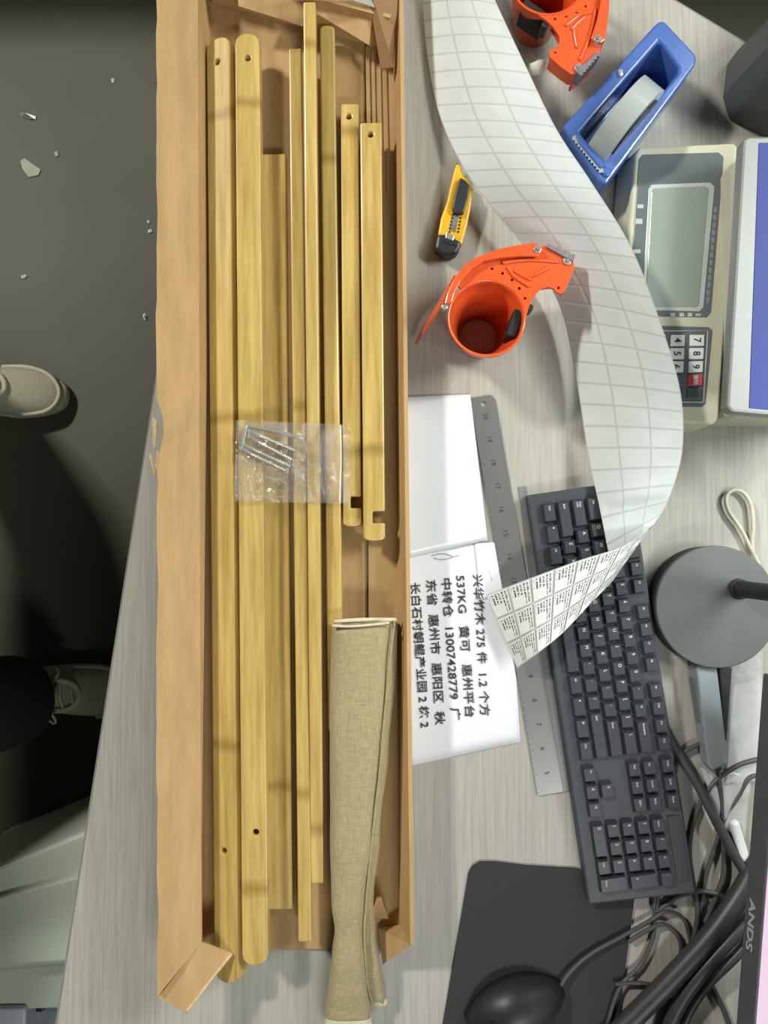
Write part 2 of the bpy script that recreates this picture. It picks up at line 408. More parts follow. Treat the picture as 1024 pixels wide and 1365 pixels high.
# floor of the box: two bottom flaps that meet in a seam
fl_pts = lambda xa0, xa1, xb0, xb1: [(xa0, YT, DESK + T), (xa1, YT, DESK + T), (xb1, YB, DESK + T), (xb0, YB, DESK + T)]
quad_slab('bottom_flap', fl_pts(LX0, -0.0215, LX1, -0.0165), M_CARD, T - .0006, boxt)
quad_slab('bottom_flap', fl_pts(-0.0195, 0.010, -0.0145, 0.016), M_CARD, T - .0006, boxt)
quad_slab('bottom_liner', [(-.055, YT - .02, DESK + T + .0025), (-.023, YT - .02, DESK + T + .0025), (-.020, YB + .3, DESK + T + .0025), (-.052, YB + .3, DESK + T + .0025)], M_CARD, .0022, boxt)
# left wall with its flange folded outwards
wl_t = [P(263, -40, HB), P(268, 1254, HB)]
quad_slab('left_wall', [(LX0, YT + .03, DESK + T), (wl_t[0].x, YT + .03, DESK + HB), (wl_t[1].x, P(268, 1254, HB).y, DESK + HB), (LX1, YB, DESK + T)], M_CARD, T, boxt)
fa, fb, fc, fd = P(208, -40, .066), P(263.5, -40, HB), P(268.5, 1256, HB), P(210, 1328, .064)
# flange: wavy torn outer edge, built long
k = 60; vs = []; fs = []
for i in range(k + 1):
    t = i / k
    l = fa.lerp(fd, t); r = fb.lerp(fc, t)
    py = -40 + 1368 * t
    edge = 0.0016 * noise.noise(Vector((t * 22, 1.7, 0))) + 0.0012 * noise.noise(Vector((t * 60, 4.7, 0)))
    if 560 < py < 625: edge -= 0.0075 * (1 - abs((py - 592) / 33)) ** 0.5
    l = l + Vector((-1, 0, 0)) * edge
    mid = l.lerp(r, 0.5) + Vector((0, 0, 0.0012))
    vs += [l, mid, r, r - Vector((0, 0, T)), mid - Vector((0, 0, T)), l - Vector((0, 0, T))]
for i in range(k):
    for q in range(6):
        q2 = (q + 1) % 6; fs.append((i * 6 + q, i * 6 + q2, i * 6 + 6 + q2, i * 6 + 6 + q))
fs += [(5, 4, 3, 2, 1, 0), tuple(k * 6 + q for q in range(6))]
inw(pmesh('left_flange', vs, fs, M_CARD), boxt)
# torn paper bits by the damaged stretch of the flange
for pts in ([(203, 556, .056), (209, 560, .060), (207, 600, .054), (203, 590, .048)], [(209, 600, .058), (213, 605, .060), (211, 640, .052), (206, 622, .046)],
            [(198, 606, .038), (201, 604, .042), (207, 632, .052), (205, 634, .046)]):
    inw(quad_slab('torn_strip', [P(*p) for p in pts], M_CARDEDGE, 0.0008), boxt)
# right wall leaning outwards, with a lighter top fold
wr = [P(532, -40, HB), P(547, 1258, HB)]
quad_slab('right_wall', [(wr[0].x, YT + .03, DESK + HB), (0.0095, YT + .03, DESK + T), (0.0155, P(532, 1238).y, DESK + T), (wr[1].x, wr[1].y, DESK + HB)], M_CARD, T, boxt, 12)
ra = [P(525.5, -40, .031), P(532, -40, HB + .0006), P(547, 1258, HB + .0006), P(537.5, 1240, .027)]
# end wall at the far end, leaning outwards
ea, eb = P(283, 3, .006), P(500, 62, .010)
quad_slab('end_wall', [ea, eb, P(520, 24, .046), P(268, -42, .050)], M_CARD, T, boxt, 10, .001, 3)
quad_slab('end_flap', [P(318, 8, .041), P(404, 35, .028), P(414, -34, .05), P(312, -50, .055)], M_CARD, .003, boxt)
quad_slab('end_flap', [P(422, 18, .034), P(492, 60, .030), P(500, -15, .05), P(426, -45, .055)], M_CARD, .003, boxt)
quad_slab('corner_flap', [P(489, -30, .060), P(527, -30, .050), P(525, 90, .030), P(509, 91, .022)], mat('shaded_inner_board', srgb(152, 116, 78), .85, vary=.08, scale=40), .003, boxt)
o = quad_slab('tape_strip', [P(372, 0, .052), P(470, 0, .0525), P(500, 10, .051), P(480, -30, .056)], M_FILM2, .0003, boxt)
# open near end: left end flap, right end flap, torn bit
quad_slab('end_flap', [P(211, 1330, .060), P(247, 1350, .052), P(309, 1271, .037), P(268, 1255.5, .0455)], M_CARD, .003, boxt)
inw(tube('torn_edge', [P(247, 1350, .052), P(264, 1329, .0478), P(282, 1305, .0432), P(309, 1271, .037)], .0016, M_CARDEDGE, None, 3, 5), boxt)
quad_slab('end_flap', [P(504, 1237, .008), P(536, 1234, .010), P(548, 1260, .042), P(510, 1286, .012)], M_CARD, .003, boxt)
quad_slab('torn_flap', [P(494, 1222, .012), P(518, 1225, .012), P(508, 1197, .024), P(502, 1198, .024)], M_CARD, .002, boxt)
# flutes printed through on the inner board by the right wall
for i, (x0, x1) in enumerate(((487, 492), (495, 499), (504, 507), (512, 515))):
    inw(quad_slab('flute_ridge', [P(x0, 62 + i * 3, T + .002), P(x1, 62 + i * 3, T + .002), P(x1 + 4, 260, T + .002), P(x0 + 4, 260, T + .002)], M_CARD, .0018), boxt)

# ------------------------------------------------------------------ bamboo pieces
def slat(label, top, bot, w, t, h_top, roll=0.0, round_top=0.0, round_bot=0.0, holes=(), notch=None, name='bamboo_bar', dh=(0, 0), bev=.0015):
    """bar from pixel top to pixel bot (centre line, on the upper face), w wide, t thick, upper face at h_top"""
    a = P(top[0], top[1], h_top + dh[0]); b = P(bot[0], bot[1], h_top + dh[1]); mid = (a + b) / 2; L = (a - b).length; hw = w / 2
    def end(r, s):
        if r <= 0: return [(-hw, s * L / 2), (hw, s * L / 2)] if s > 0 else [(hw, s * L / 2), (-hw, s * L / 2)]
        n = 8; pts = []
        for i in range(n + 1):
            f = math.pi * i / n
            x = -math.cos(f) * hw; y = L / 2 - r + math.sin(f) ** 0.8 * r
            pts.append((x, s * y) if s > 0 else (-x, s * y))
        return pts
    o = prism(name, (end(round_top, 1) + end(round_bot, -1))[::-1], -t, 0, M_BAMBOO)
    cuts = []
    for hx, hy, r in holes:        # hole position: pixel on the upper face
        q = P(hx, hy, h_top); ax = (a - b).normalized(); v = q - mid
        ly = v.dot(ax); lx = v.dot(Vector((ax.y, -ax.x, 0)))
        cuts.append(cyl('cutter', (lx, ly), r, -t * 1.5, t, None, None, 16))
    if notch:
        for nx0, nx1, ny0, ny1 in notch:
            cuts.append(prism('cutter', [(nx0, ny0), (nx1, ny0), (nx1, ny1), (nx0, ny1)], -t * 1.5, t, None))
    if cuts: cut(o, cuts)
    o.data.materials.clear(); o.data.materials.append(M_BAMBOO)
    bevel(o, bev, 2)
    ax = (a - b).normalized(); yaw = math.atan2(ax.y, ax.x) - math.pi / 2; pitch = math.asin(ax.z)
    o.location = mid
    o.rotation_mode = 'XYZ'
    o.rotation_euler = (Matrix.Rotation(yaw, 3, 'Z') @ Matrix.Rotation(pitch, 3, 'X') @ Matrix.Rotation(roll, 3, 'Y')).to_euler()
    return tag(o, label, 'bamboo bar' if name == 'bamboo_bar' else 'bamboo rod', 'bamboo pieces in the box')
slat('leftmost bamboo slat, tilted beside the left box wall, with rounded drilled ends', (290, 50), (301.5, 1311), .029, .017, .031, roll=math.radians(-24), round_top=.012, round_bot=.012, holes=((289, 82, .0032), (298, 1135, .0032)))
slat('broad flat bamboo slat with rounded drilled ends, second from the left box wall', (329.5, 44), (340, 1288), .0255, .017, .041, round_top=.012, round_bot=.012, holes=((330, 77, .0032), (341, 1110, .0032)))
slat('low wide bamboo board partly under the second slat, square ends', (355, 205), (363, 1213), .041, .015, .0215)
slat('narrow square bamboo rod, left one of the touching pair in mid box', (393.5, 64), (406.5, 1256), .0132, .014, .036, name='bamboo_rod')
slat('narrow square bamboo rod reaching farthest past the box end', (412.5, 2), (422.5, 1178), .0128, .014, .034, name='bamboo_rod', dh=(.022, 0))
slat('round-edged bamboo rod right of the touching pair, running under the cloth', (436, 33), (448, 974), .0158, .014, .030, name='bamboo_rod', round_top=.004, bev=.005)
def hook(label, top, bot, w, h, hole, ntop):
    a = P(*top, h); b = P(*bot, h); L = (a - b).length
    yn = -L / 2 + ntop
    return slat(label, top, bot, w, .014, h, round_bot=.004, holes=((hole[0], hole[1], .0030),), notch=[(-.0015, w, yn - .012, yn)])
hook('shorter bamboo slat with hooked notch, half under the bag', (466, 138), (469.5, 702), .0186, .029, (465, 155), .031)
hook('short bamboo slat with hooked notch nearest the right box wall', (494.5, 163), (499, 721), .0222, .036, (494, 179), .030)

# ------------------------------------------------------------------ folded linen cloth
cl = thing('folded_cloth', 'beige linen cloth folded lengthwise, hanging over the open box end', 'cloth', tuple(P(480, 1000, 0)))
def cloth_body(name, stations, m, power=0.62, n=24, wav=.0008, seed=0.0):
    st = []
    for i in range(len(stations) - 1):
        for j in range(6):
            t = j / 6; t2 = t * t * (3 - 2 * t)
            st.append([a + (b - a) * (t if q == 2 else t2) for q, (a, b) in enumerate(zip(stations[i], stations[i + 1]))])
    st.append(list(stations[-1]))
    rings = []
    for x0, x1, y, h0, h1 in st:
        l = P(x0, y, (h0 + h1) / 2); r = P(x1, y, (h0 + h1) / 2); c = (l + r) / 2; hw = (r - l).length / 2; hh = (h1 - h0) / 2
        ring = []
        for i in range(n):
            a = 2 * math.pi * i / n; ca, sa = math.cos(a), math.sin(a)
            dx = math.copysign(abs(ca) ** power, ca) * hw; dz = math.copysign(abs(sa) ** power, sa) * hh
            w = wav * noise.noise(Vector((a * 1.2 + seed, y * .012, seed))) * 2
            ring.append(Vector((c.x + dx * (1 + w / max(hw, .001)), c.y, DESK + (h0 + h1) / 2 + dz + w)))
        rings.append(ring)
    return inw(rings_mesh(name, rings, m), cl)
cloth_body('main_fold', [(443, 522, 832, .008, .046), (441, 518, 900, .008, .047), (440, 508, 1000, .008, .046), (441, 497, 1110, .008, .045), (443, 487, 1200, .009, .043),
                         (446, 484, 1238, .012, .040), (441, 486, 1275, .010, .040), (437, 489, 1310, .006, .036), (434, 494, 1345, .004, .030), (435, 496, 1358, .004, .027)], M_LINEN)
cloth_body('under_fold', [(486, 529, 829, .006, .036), (488, 527, 900, .006, .035), (488, 518, 1000, .006, .033), (484, 507, 1110, .006, .030), (478, 498, 1200, .008, .030),
                          (480, 500, 1245, .010, .030), (484, 507, 1290, .006, .026), (492, 514, 1326, .003, .020), (495, 515, 1333, .003, .017)], M_LINEN, .7, seed=3.3)
inw(tube('selvage_edge', [P(443, 834, .046), P(465, 835, .048), P(495, 833, .047), P(519, 830, .046)], .0014, M_CREAMHEM, None, 6, 6), cl)
inw(tube('selvage_edge', [P(446, 829, .041), P(466, 827, .044), P(490, 826, .043), P(529, 826, .034)], .0022, M_CREAMHEM, None, 6, 6), cl)
inw(tube('folded_edge', [P(526, 829, .040), P(521, 870, .043), P(514, 940, .042), P(506, 1030, .041), P(497, 1110, .040), P(489, 1190, .036), P(486, 1250, .035), P(490, 1310, .028), P(497, 1338, .02)], .0013, M_LINEN, None, 6, 6), cl)
cloth_body('cut_hem', [(435, 496, 1352, .006, .0285), (434, 496, 1358, .004, .0275), (433, 497, 1366, .003, .024), (436, 494, 1374, .003, .018)], M_CREAMHEM)
cloth_body('cut_hem', [(493.5, 515.5, 1328, .003, .0185), (495, 516.5, 1334, .002, .017), (497, 514, 1339, .002, .013)], M_CREAMHEM, .7)

# ------------------------------------------------------------------ zip bag and its hardware
HBAG = .0475
bag = thing('zip_bag', 'small clear zip bag of bolts lying across the slats', 'bag', tuple(P(390, 615, HBAG)))
def bag_sheet(name, dz, amp, seed):
    nx, ny = 18, 12; vs = []; fs = []
    cs = [P(315, 560, HBAG), P(468, 566, HBAG), P(467, 671, HBAG - .002), P(312, 669, HBAG - .002)]
    for j in range(ny + 1):
        for i in range(nx + 1):
            u, v = i / nx, j / ny
            p = cs[0].lerp(cs[1], u).lerp(cs[3].lerp(cs[2], u), v)
            edge = min(u, 1 - u, v, 1 - v) * 4; edge = min(1, edge)
            puff = dz * edge * (1.0 if u < .6 else .5) + amp * edge * noise.noise(Vector((u * 5 + seed, v * 5, seed)))
            vs.append(p + Vector((0, 0, puff)))
    for j in range(ny):
        for i in range(nx):
            a = j * (nx + 1) + i; fs.append((a, a + 1, a + nx + 2, a + nx + 1))
    return inw(pmesh(name, vs, fs, M_FILM, None, True), bag)
bag_sheet('upper_film', .0085, .0025, 1.1); bag_sheet('lower_film', -.0012, .0004, 5.2)
inw(tube('zip_strip', [P(454, 567, HBAG + .001), P(454.5, 620, HBAG + .002), P(453, 670, HBAG)], .0008, mat('milky_zip', srgb(235, 228, 205), .4), None, 4, 6), bag)
def bolt(p0, p1, label, r=.0021):
    a = P(*p0, HBAG + .0032); b = P(*p1, HBAG + .0032); L = (b - a).length
    t = thing('steel_bolt', label, 'bolt', tuple(a), math.atan2(b.y - a.y, b.x - a.x), 'bolts in the zip bag')
    rings = []; n = 10; segs = 44
    for i in range(segs + 1):
        x = L * i / segs; rr = r * (1.0 if i % 2 else .84)
        if i < 10: rr = r * .95
        rings.append([(x, rr * math.cos(2 * math.pi * q / n), rr * math.sin(2 * math.pi * q / n)) for q in range(n)])
    rings_mesh('shank', rings, M_STEEL, t, smooth=False)
    hd = [[(x, rr * math.cos(2 * math.pi * q / 14), rr * math.sin(2 * math.pi * q / 14)) for q in range(14)] for x, rr in ((-.0028, r * .9), (-.0024, r * 1.45), (0, r * 1.5), (.0005, r * 1.3))]
    rings_mesh('head', hd, M_STEEL, t, smooth=False)
bolt((333, 575), (394, 601), 'topmost of four threaded steel bolts in the clear zip bag')
bolt((333, 583), (389.5, 613), 'second from top of four threaded steel bolts in the zip bag')
bolt((324, 593), (388, 622), 'third from top of four threaded steel bolts in the zip bag')
bolt((322, 599), (382, 628), 'lowest of four threaded steel bolts in the clear zip bag')
hk = tube('hex_key', [P(323.5, 594, HBAG + .004), P(325.5, 580, HBAG + .0045), P(328, 571, HBAG + .005), P(333, 569, HBAG + .005), P(365, 575, HBAG + .005), P(405, 585, HBAG + .004)], .0021, M_STEEL, None, 5, 6)
tag(hk, 'bright L-shaped hex key above the bolts in the zip bag', 'hex key')

# ------------------------------------------------------------------ white film sheet, addressed paper, steel rulers
def flat_sheet(name, px, h, th, m, label, cat, curl=0.0, seed=0, nx=14, ny=18):
    cs = [P(x, y, h) for x, y in px]; vs = []; fs = []
    for j in range(ny + 1):
        for i in range(nx + 1):
            u, v = i / nx, j / ny
            p = cs[0].lerp(cs[1], u).lerp(cs[3].lerp(cs[2], u), v)
            p.z += curl * (.5 + .5 * noise.noise(Vector((u * 2.2 + seed, v * 2.2, seed)))) + th
            vs.append(p)
    for j in range(ny):
        for i in range(nx):
            a = j * (nx + 1) + i; fs.append((a, a + nx + 1, a + nx + 2, a + 1))
    o = pmesh(name, vs, fs, m, None, True)
    s = o.modifiers.new('thickness', 'SOLIDIFY'); s.thickness = th; s.offset = -1
    return tag(o, label, cat)
paper = thing('addressed_paper', 'white paper printed with Chinese address lines, beside the box', 'paper', tuple(P(620, 870, 0)))
pp = flat_sheet('sheet', [(536, 727), (676, 722), (694, 989), (542, 1022)], .0003, .0003, M_PAPER, None, None, .0006, 2)
inw(pp, paper)
slip = flat_sheet('slip', [(632, 724), (678, 724), (684, 790), (640, 800)], .0014, .0002, M_PAPER, None, None, .0004, 4); inw(slip, paper)
HT = .0020
LINES = [('兴华竹木 275 件  1.2 个方', (637, 766), (647, 954)), ('537KG   黄可   惠州平台', (614, 767), (627, 956)),
         ('中转仓  13007428779  广', (595, 771), (608, 960)), ('东省  惠州市  惠阳区  秋', (575, 773), (587.5, 966)), ('长白石村朝鲲产业园 2 栋 2', (553.5, 777), (567, 970))]
for body, a, b in LINES:
    pa, pb = P(*a, HT), P(*b, HT); L = (pb - pa).length
    me = fit(text_mesh(body, .012, .00012), L, .0112)
    o = link('printed_line', me, M_INK); o.location = (pa + pb) / 2; o.rotation_euler = (0, 0, math.atan2(pb.y - pa.y, pb.x - pa.x)); inw(o, paper)
for pts in ([(575, 741), (590, 738), (604, 742)], [(578, 744), (592, 746), (612, 740)], [(652, 760), (656, 775)], [(547, 905), (548, 912)]):
    inw(tube('pen_stroke', [P(x, y, HT - .0002) for x, y in pts], .00022, M_INK, None, 4, 4), paper)
flat_sheet('white_film_sheet', [(535, 530), (627, 526), (650, 720), (541, 744)], .0024, .0004, M_SHEET, 'blank glossy white sheet between the box and the ruler', 'sheet', .0014, 9)

rul = thing('steel_ruler', 'long grey steel inch ruler with hole, between papers and keyboard', 'ruler', tuple(P(690, 790, 0)))
ra_, rb_ = P(643, 528, .0022), P(734, 1058, .0022); rd = (rb_ - ra_).normalized(); rn = Vector((rd.y, -rd.x, 0))   # rn points to image left
if rn.x > 0: rn = -rn
hw = .0135
ro = [(ra_ + rn * hw), (ra_ - rn * hw * .7), (ra_ - rn * hw + rd * .006), (rb_ - rn * hw), (rb_ + rn * hw)]
M_RUL = mat('ruler_steel', srgb(158, 158, 156), 0.34, 0.75, vary=0.05, scale=30, stretch=(1, .1, 1))
body = prism('blade', [(p.x, p.y) for p in ro], DESK + .0012, DESK + .0022, M_RUL)
hc = ra_ + rd * .009
cut(body, [cyl('cutter', (hc.x, hc.y), .0032, DESK - .01, DESK + .01, None, None, 16)]); body.data.materials.clear(); body.data.materials.append(M_RUL); inw(body, rul)
rang = math.atan2(rd.y, rd.x)
for i in range(16):
    p = ra_ + rd * (.022 + .0254 * i)
    if i > 12 : pass
    me = fit(text_mesh(str(20 - i), .006), None, .0052)
    o = link('inch_number', me, M_INK); o.location = (p.x, p.y, DESK + .0023); o.rotation_euler = (0, 0, rang); inw(o, rul)
    for q in range(4):
        w = .004 if q == 0 else .002
        c = ra_ + rd * (.022 + .0254 * i + .00635 * q) + rn * (hw - w / 2)
        me2 = None
        o = box('tick', (c.x, c.y, DESK + .00222), (.0003, w, .0001), M_INK, None, 0, (0, 0, rang)); inw(o, rul)
r2 = [P(691, 649, .001), P(701, 648, .001), P(760, 1054, .001), P(740, 1056, .001)]
o = prism('thin_steel_ruler', [(p.x, p.y) for p in r2], DESK + .0001, DESK + .0011, mat('dark_ruler_steel', srgb(140, 140, 138), .4, .3, vary=.08, scale=30))
tag(o, 'second thin steel strip lying under the long ruler against the keyboard', 'ruler')

# ------------------------------------------------------------------ keyboard
KA = P(703, 660, .015); krot = math.atan2(P(770, 1208, .015).y - KA.y, P(770, 1208, .015).x - KA.x) + math.radians(1.6)
kb = thing('keyboard', 'black full-size keyboard lying askew right of the ruler', 'keyboard', (KA.x, KA.y, DESK), krot)
KW, KD = .424, .108
def kz(y): return .014 + .008 * y / KD      # the top slopes up to the back
vs = [(0, 0, 0), (KW, 0, 0), (KW, KD, 0), (0, KD, 0), (0, 0, kz(0)), (KW, 0, kz(0)), (KW, KD, kz(KD)), (0, KD, kz(KD))]
bevel(pmesh('case', vs, [(0, 3, 2, 1), (4, 5, 6, 7), (0, 1, 5, 4), (1, 2, 6, 5), (2, 3, 7, 6), (3, 0, 4, 7)], M_KEYB, kb), .002)
U, V = .0179, .0151; X0 = .0105
ROWY = {'c': .0190, 's': .0190 + V, 'a': .0190 + 2 * V, 't': .0190 + 3 * V, 'n': .0190 + 4 * V, 'f': .0190 + 5 * V + .003}
keymesh = {}
def keycap(w):
    if w in keymesh: return keymesh[w]
    W, Hh = U * w - .0022, V - .002; hz = .0062; i = .0017
    b = [(-W / 2, -Hh / 2), (W / 2, -Hh / 2), (W / 2, Hh / 2), (-W / 2, Hh / 2)]
    t = [(-W / 2 + i, -Hh / 2 + i), (W / 2 - i, -Hh / 2 + i), (W / 2 - i, Hh / 2 - i * .6), (-W / 2 + i, Hh / 2 - i * .6)]
    me = bpy.data.meshes.new('key'); me.from_pydata([(x, y, 0) for x, y in b] + [(x, y, hz) for x, y in t], [], [(4, 5, 6, 7), (0, 1, 5, 4), (1, 2, 6, 5), (2, 3, 7, 6), (3, 0, 4, 7)])
    me.update(); me.materials.append(M_KEY); keymesh[w] = me; return me
legs = {}
def key(u, row, w, leg='', h=1.0):
    y = ROWY[row]; x = X0 + U * (u + w / 2)
    if h > 1:
        me = bpy.data.meshes.new('key'); src = keycap(w); me = src.copy()
        for v in me.vertices:
            if v.co.y > 0: v.co.y += V
    else: me = keycap(w)
    o = link('key', me, M_KEY, kb); o.location = (x, y, kz(y) - .0004)
    if leg:
        if leg not in legs:
            m = text_mesh(leg, .0046, 0.00006, .00004)
            long = max(len(s) for s in leg.split('\n'))
            legs[leg] = fit(m)
            kk_ = 1.0 if long == 1 else .62
            for v in legs[leg].vertices: v.co.x *= kk_; v.co.y *= kk_
            if not legs[leg].materials: legs[leg].materials.append(M_LEGEND)
        g = link('legend', legs[leg], M_LEGEND, o); xs = [v.co.x for v in legs[leg].vertices]; wd = max(xs) - min(xs)
        g.location = (-(U * w) / 2 + .0042 + wd / 2, .0018 if len(leg) == 1 else .0008, .00626)
    return o
def row(r, u, items):
    for it in items:
        leg, w = it if isinstance(it, tuple) else (it, 1.0)
        if leg is not None: key(u, r, w, leg)
        u += w
row('f', 0, ['Esc', (None, 1), 'F1', 'F2', 'F3', 'F4', (None, .5), 'F5', 'F6', 'F7', 'F8', (None, .5), 'F9', 'F10', 'F11', 'F12'])
row('n', 0, ['`', '1', '2', '3', '4', '5', '6', '7', '8', '9', '0', '-', '=', ('Backspace', 2.0)])
row('t', 0, [('Tab', 1.5), 'Q', 'W', 'E', 'R', 'T', 'Y', 'U', 'I', 'O', 'P', '[', ']', ('\\', 1.5)])
row('a', 0, [('Caps\nLock', 1.75), 'A', 'S', 'D', 'F', 'G', 'H', 'J', 'K', 'L', ';', "'", ('Enter', 2.25)])
row('s', 0, [('Shift', 2.25), 'Z', 'X', 'C', 'V', 'B', 'N', 'M', ',', '.', '/', ('Shift', 2.75)])
row('c', 0, [('Ctrl', 1.25), ('▪', 1.25), ('Alt', 1.25), ('', 6.25), ('Alt', 1.25), ('▪', 1.25), ('≡', 1.25), ('Ctrl', 1.25)])
row('f', 15.25, ['PrtSc', 'ScrLk', 'Pause'])
row('n', 15.25, ['Ins', 'Home', 'PgUp']); row('t', 15.25, ['Del', 'End', 'PgDn'])
row('s', 16.25, ['↑']); row('c', 15.25, ['←', '↓', '→'])
row('n', 18.5, ['Num', '/', '*', '-']); row('t', 18.5, ['7', '8', '9']); row('a', 18.5, ['4', '5', '6']); row('s', 18.5, ['1', '2', '3']); row('c', 18.5, [('0', 2.0), 'Del'])
key(21.5, 'a', 1, '+', 2); key(21.5, 'c', 1, 'Enter', 2)
yl = ROWY['f']; box('indicator_panel', (X0 + U * 20.5, yl, kz(yl) + .0006), (U * 3.7, V * .9, .0012), mat('dark_satin_plastic', srgb(62, 66, 68), .35, vary=.05), kb, .0004)

# ------------------------------------------------------------------ label strip
def paperstrip_mat():
    m = bpy.data.materials.new('label_liner'); m.use_nodes = True; nt = m.node_tree; L = nt.links.new; b = nt.nodes['Principled BSDF']
    b.inputs['Roughness'].default_value = .55
    uv = nt.nodes.new('ShaderNodeUVMap'); uv.uv_map = 'uv'; sp = nt.nodes.new('ShaderNodeSeparateXYZ'); L(uv.outputs[0], sp.inputs[0])
    def frac_gap(out, width):
        f = nt.nodes.new('ShaderNodeMath'); f.operation = 'FRACT'; L(out, f.inputs[0])
        s = nt.nodes.new('ShaderNodeMath'); s.operation = 'SUBTRACT'; s.inputs[1].default_value = .5; L(f.outputs[0], s.inputs[0])
        a = nt.nodes.new('ShaderNodeMath'); a.operation = 'ABSOLUTE'; L(s.outputs[0], a.inputs[0])
        g = nt.nodes.new('ShaderNodeMapRange'); g.inputs[1].default_value = .5 - width * 1.5; g.inputs[2].default_value = .5 - width * .5; L(a.outputs[0], g.inputs[0]); return g.outputs[0]
    mx = nt.nodes.new('ShaderNodeMath'); mx.operation = 'MAXIMUM'; L(frac_gap(sp.outputs[0], .05), mx.inputs[0]); L(frac_gap(sp.outputs[1], .03), mx.inputs[1])
    nz = nt.nodes.new('ShaderNodeTexNoise'); nz.inputs['Scale'].default_value = 1.3; L(uv.outputs[0], nz.inputs['Vector'])
    c = nt.nodes.new('ShaderNodeMix'); c.data_type = 'RGBA'; c.inputs[6].default_value = srgb(240, 248, 246); c.inputs[7].default_value = srgb(216, 221, 218)
    L(mx.outputs[0], c.inputs[0])
    c2 = nt.nodes.new('ShaderNodeMix'); c2.data_type = 'RGBA'; c2.blend_type = 'MULTIPLY'; c2.inputs[0].default_value = .18; L(c.outputs[2], c2.inputs[6]); L(nz.outputs[0], c2.inputs[7])
    L(c2.outputs[2], b.inputs['Base Color'])
    tr = nt.nodes.new('ShaderNodeBsdfTranslucent'); L(c2.outputs[2], tr.inputs[0])
    ms = nt.nodes.new('ShaderNodeMixShader'); ms.inputs[0].default_value = .22; L(b.outputs[0], ms.inputs[1]); L(tr.outputs[0], ms.inputs[2])
    L(ms.outputs[0], nt.nodes['Material Output'].inputs[0])
    return m
def label_mat():
    """white label with rows of small illegible print; nothing where the code square sits"""
    m = bpy.data.materials.new('printed_label'); m.use_nodes = True; nt = m.node_tree; L = nt.links.new; b = nt.nodes['Principled BSDF']
    b.inputs['Roughness'].default_value = .5
    uv = nt.nodes.new('ShaderNodeUVMap'); uv.uv_map = 'uv'; sp = nt.nodes.new('ShaderNodeSeparateXYZ'); L(uv.outputs[0], sp.inputs[0])
    def M(op, a, bv=None):
        n = nt.nodes.new('ShaderNodeMath'); n.operation = op
        if isinstance(a, float): n.inputs[0].default_value = a
        else: L(a, n.inputs[0])
        if bv is not None:
            if isinstance(bv, float): n.inputs[1].default_value = bv
            else: L(bv, n.inputs[1])
        return n.outputs[0]
    x, y = sp.outputs[0], sp.outputs[1]
    line = M('GREATER_THAN', M('FRACT', M('MULTIPLY', y, 6.0)), .45)
    mp = nt.nodes.new('ShaderNodeMapping'); mp.inputs['Scale'].default_value = (26, 6, 1); L(uv.outputs[0], mp.inputs[0])
    wn = nt.nodes.new('ShaderNodeTexNoise'); wn.inputs['Scale'].default_value = 1.0; wn.inputs['Detail'].default_value = 0; L(mp.outputs[0], wn.inputs['Vector'])
    ink = M('MULTIPLY', line, M('GREATER_THAN', wn.outputs[0], .44))
    zone1 = M('LESS_THAN', y, .30)                       # two full lines below
    zone2 = M('MULTIPLY', M('GREATER_THAN', x, .48), M('GREATER_THAN', y, .30))
    inside = M('MULTIPLY', M('MULTIPLY', M('GREATER_THAN', x, .06), M('LESS_THAN', x, .94)), M('MULTIPLY', M('GREATER_THAN', y, .04), M('LESS_THAN', y, .93)))
    f = M('MULTIPLY', M('MULTIPLY', ink, M('MAXIMUM', zone1, zone2)), inside)
    c = nt.nodes.new('ShaderNodeMix'); c.data_type = 'RGBA'; c.inputs[6].default_value = srgb(222, 224, 220); c.inputs[7].default_value = srgb(96, 98, 98); L(f, c.inputs[0])
    L(c.outputs[2], b.inputs['Base Color']); return m
ST = [((562, -110, .004), (612, -110, .050)), ((563, 0, .004), (660, 0, .060)), ((572, 90, .006), (702, 90, .070)), ((590, 165, .010), (742, 172, .080)), ((630, 243, .020), (790, 245, .090)),
      ((694, 321, .020), (842, 330, .098)), ((745, 405, .014), (880, 428, .098)), ((768, 505, .012), (907, 520, .092)), ((783, 600, .020), (910, 600, .080)), ((800, 680, .030), (893, 662, .064)),
      ((811, 735, .031), (878, 690, .052)), ((819, 764, .034), (866, 704, .050)), ((812, 778, .041), (857, 709, .056)), ((788, 803, .044), (828, 729, .056)), ((752, 842, .038), (772, 747, .048)),
      ((716, 872, .032), (706, 771, .036)), ((690, 891, .014), (648, 793, .012))]
LP = [P(*a) for a, b in ST]; RP = [P(*b) for a, b in ST]
KS = 10; LC, RC = catmull(LP, KS), catmull(RP, KS); NS = len(LC)
arc = [0.0]
for i in range(1, NS): arc.append(arc[-1] + ((LC[i] + RC[i]) / 2 - (LC[i - 1] + RC[i - 1]) / 2).length)
NV = 12
def S(i, v):
    p = LC[i].lerp(RC[i], v); p.z += .006 * math.sin(math.pi * v) * (1 if i < 90 else .2); return p
strip = thing('label_strip', 'long white strip of stickers curling over the keyboard, printed end face up', 'label strip', tuple(P(740, 700, 0)))
vs = [S(i, v / NV) for i in range(NS) for v in range(NV + 1)]; fs = []
for i in range(NS - 1):
    for v in range(NV):
        a = i * (NV + 1) + v; fs.append((a, a + 1, a + NV + 2, a + NV + 1))
me = bpy.data.meshes.new('liner'); me.from_pydata([tuple(p) for p in vs], [], fs); me.update()
LAB = .0205
uvl = me.uv_layers.new(name='uv')
for poly in me.polygons:
    for li in poly.loop_indices:
        vi = me.loops[li].vertex_index; i, v = divmod(vi, NV + 1); uvl.data[li].uv = ((arc[-1] - arc[i]) / LAB, v / NV * 3)
